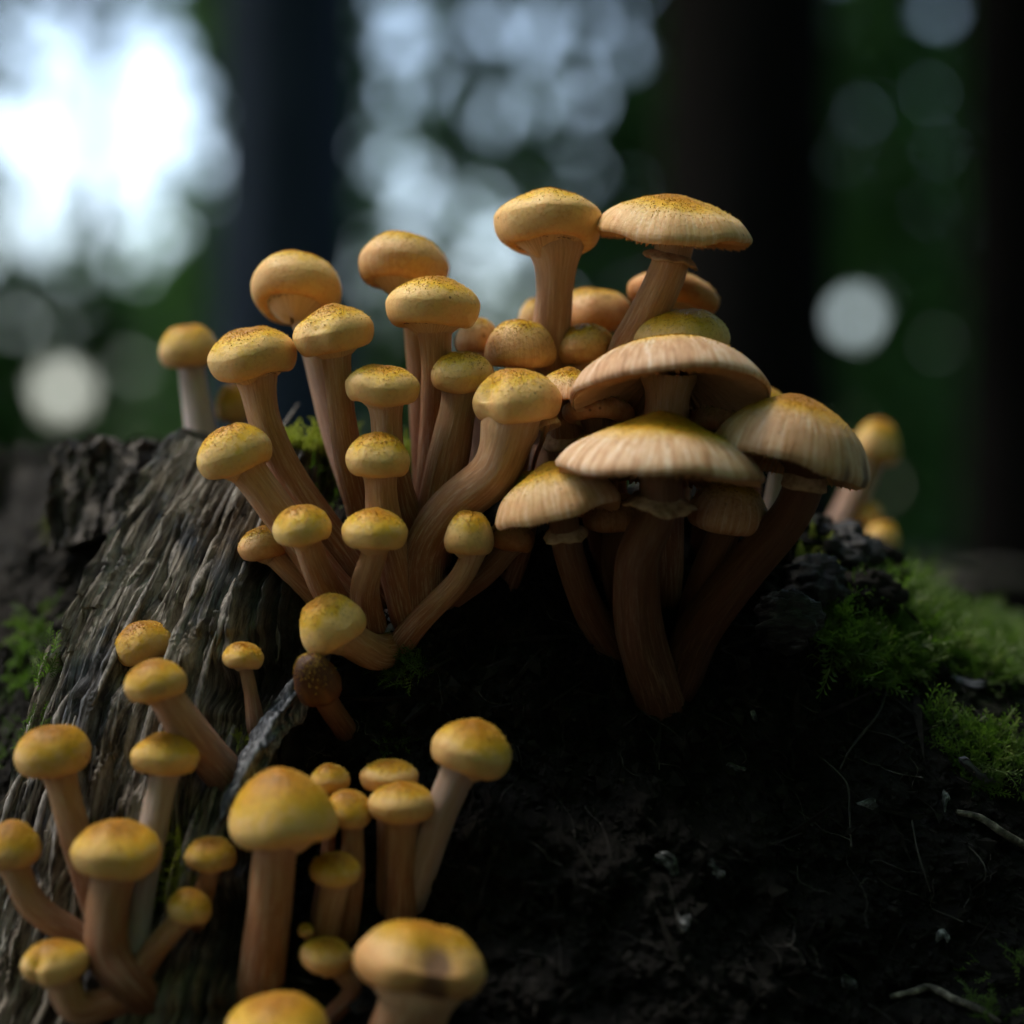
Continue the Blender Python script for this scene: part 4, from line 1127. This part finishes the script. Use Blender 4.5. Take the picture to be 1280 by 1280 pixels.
# understory trees: leafy screens with gaps where the sky comes through
SKYR = 8.5                                         # rough sky brightness, used to size the gaps
OPEN = [(100, 90, 30), (165, 140, 58), (60, 190, 52), (215, 115, 26), (235, 165, 22), (120, 215, 55), (50, 290, 28), (170, 60, 26), (20, 150, 22), (115, 285, 20), (185, 205, 30), (90, 130, 26)]
DISC = [(75, 485, 1.1), (145, 338, .18), (505, 45, .9), (500, 20, .3), (735, 20, .42), (690, 60, .22), (600, 150, .24), (640, 75, .2), (560, 215, .18),
        (660, 130, .2), (515, 262, .22), (498, 312, .18), (545, 300, .08), (625, 330, .12), (590, 270, .10), (700, 190, .08), (640, 250, .12), (760, 70, .2), (590, 60, .15), (480, 200, .12), (560, 120, .15),
        (1175, 15, .06), (1175, 185, .02), (1070, 395, .9), (1110, 605, .08), (100, 415, .08), (140, 455, .10), (30, 20, .3), (20, 60, .3), (15, 380, .06), (210, 230, .2), (180, 290, .15), (600, 385, .12), (650, 372, .10)]
gaps = [(x, y, q * .8) for x, y, q in OPEN] + [(x, y, 46 * math.sqrt(min(1, b / SKYR))) for x, y, b in DISC if b > .5 or x > 900]
g2 = random.Random(77)
for x, y, b in DISC:
    if not (b > .5 or x > 900):
        for k_ in range(3):
            gaps.append((x + g2.gauss(0, 20), y + g2.gauss(0, 20), 46 * math.sqrt(b / SKYR) * g2.uniform(.25, .8)))
for i in range(150):
    x, y = g2.uniform(450, 820), g2.uniform(-20, 430)
    if g2.random() < .75 - .5 * (x > 760): gaps.append((x, y, g2.uniform(-3, 2.5)))
for i in range(70):
    gaps.append((g2.uniform(-40, 300), g2.uniform(-40, 340), g2.uniform(2, 10)))
for i in range(330):                               # beyond the frame the canopy is broken in the same way
    x, y = g2.uniform(-2000, 3200), g2.uniform(-700, 500)
    if not (-60 < x < 1330 and y > -40): gaps.append((x, y, g2.uniform(3, 20)))
gaps = np.array(gaps)
BT = [(-1900, 10.4, 'leafy understory tree at the far open side of the wood'), (-1350, 10.0, 'leafy understory tree next to the open side'), (2350, 9.6, 'leafy understory tree in deep shade past the mossy bank'), (2900, 10.2, 'leafy understory tree at the far shaded side'), (-620, 9.6, 'leafy understory tree with pale trunk at the edge of the wide clearing'), (-230, 9.0, 'leafy understory tree screening the brightest gap'),
      (120, 9.4, 'broken leafy tree with the brightest sky holes behind the lone mushroom'), (330, 8.6, 'understory tree hidden behind the bluish-grey trunk'),
      (560, 9.2, 'mottled leafy tree between the two big trunks'), (760, 8.8, 'dense leafy tree beside the very dark trunk'),
      (980, 9.3, 'understory tree behind the very dark broad trunk'), (1130, 8.7, 'green leafy tree with single round sky gaps'),
      (1330, 9.4, 'dark leafy tree behind the black trunk'), (1700, 9.0, 'leafy understory tree in the deep shade beyond the black trunk')]
N = 210000
r = np.random.default_rng(21)
lx = r.uniform(-950, 2250, N); ly = r.uniform(-760, 800, N)
nO = 26000
lx = np.concatenate([lx, r.uniform(-2150, -950, nO), r.uniform(2250, 3250, nO)]); ly = np.concatenate([ly, r.uniform(-760, 800, 2 * nO)])
lsz = np.concatenate([np.full(N, .055), np.full(2 * nO, .085)])
N = len(lx)
LEAFPX = .055 / 9 * FPX * .55
keep = np.ones(N, bool)
for gx_, gy_, gr_ in gaps:
    keep &= (lx - gx_) ** 2 + (ly - gy_) ** 2 > (gr_ + LEAFPX) ** 2
lx, ly, lsz = lx[keep], ly[keep], lsz[keep]
own = np.argmin(np.abs(lx[:, None] + r.normal(0, 40, (len(lx), 1)) - np.array([b[0] for b in BT])[None]), 1)
for i, (bx, bY, lab) in enumerate(BT):
    x = (bx - 640) / FPX * bY
    t = empty('understory_tree', (x, bY, 0))
    tag(t, lab, 'tree', 'leafy trees closing the view')
    link('trunk', trunk_mesh('trunk', x, bY, .07, .03, 3.2, 60 + i), M_BARK, t)
    sel = own == i
    Yl = bY + r.uniform(-.35, .35, sel.sum())
    C = np.stack([(lx[sel] - 640) / FPX * Yl, Yl, np.maximum(.02, CAMZ - (ly[sel] - 640) / FPX * Yl)], -1)
    V, F = leaf_cloud(C, lsz[sel][:, None], 300 + i)
    link('crown', np_mesh('crown', V, F, False), M_LEAF, t)

# grass and a fallen red leaf on the floor behind the right shoulder
def grass(label, px, Y, n, hgt, seed):
    r = random.Random(seed); J = Join()
    x0 = (px - 640) / FPX * Y
    for i in range(n):
        bx = x0 + r.gauss(0, .03); by_ = Y + r.gauss(0, .04); h = hgt * r.uniform(.6, 1.1); ln = r.uniform(-.10, .10); ly_ = r.uniform(-.05, .05)
        w_ = .0022
        VV = []
        for s in np.linspace(0, 1, 6):
            c = np.array([bx + ln * s * s, by_ + ly_ * s * s, h * (s - .12 * s ** 3) - .01])
            VV += [c + (-w_ * (1 - s * .9), 0, 0), c + (w_ * (1 - s * .9), .001, 0)]
        J.add(VV, np.array([[2 * q, 2 * q + 1, 2 * q + 3, 2 * q + 2] for q in range(5)]))
    return tag(link('grass_tuft', J.mesh('grass_tuft'), M_GRASS), label, 'grass', kind='stuff')
grass('blurred grass blades behind the mossy shoulder', 1265, 1.15, 12, .33, 4)
grass('short grass tuft in the shade by the black trunk', 1215, 1.8, 14, .22, 5)
rl = P(1252, 705, 1.35)
px_tube('twig', 'fallen branch lying on the forest floor past the grass', 'twig', [(1150, 735), (1230, 720), (1300, 722)], [.006, .007, .005], M_TWIG, Y=1.7)
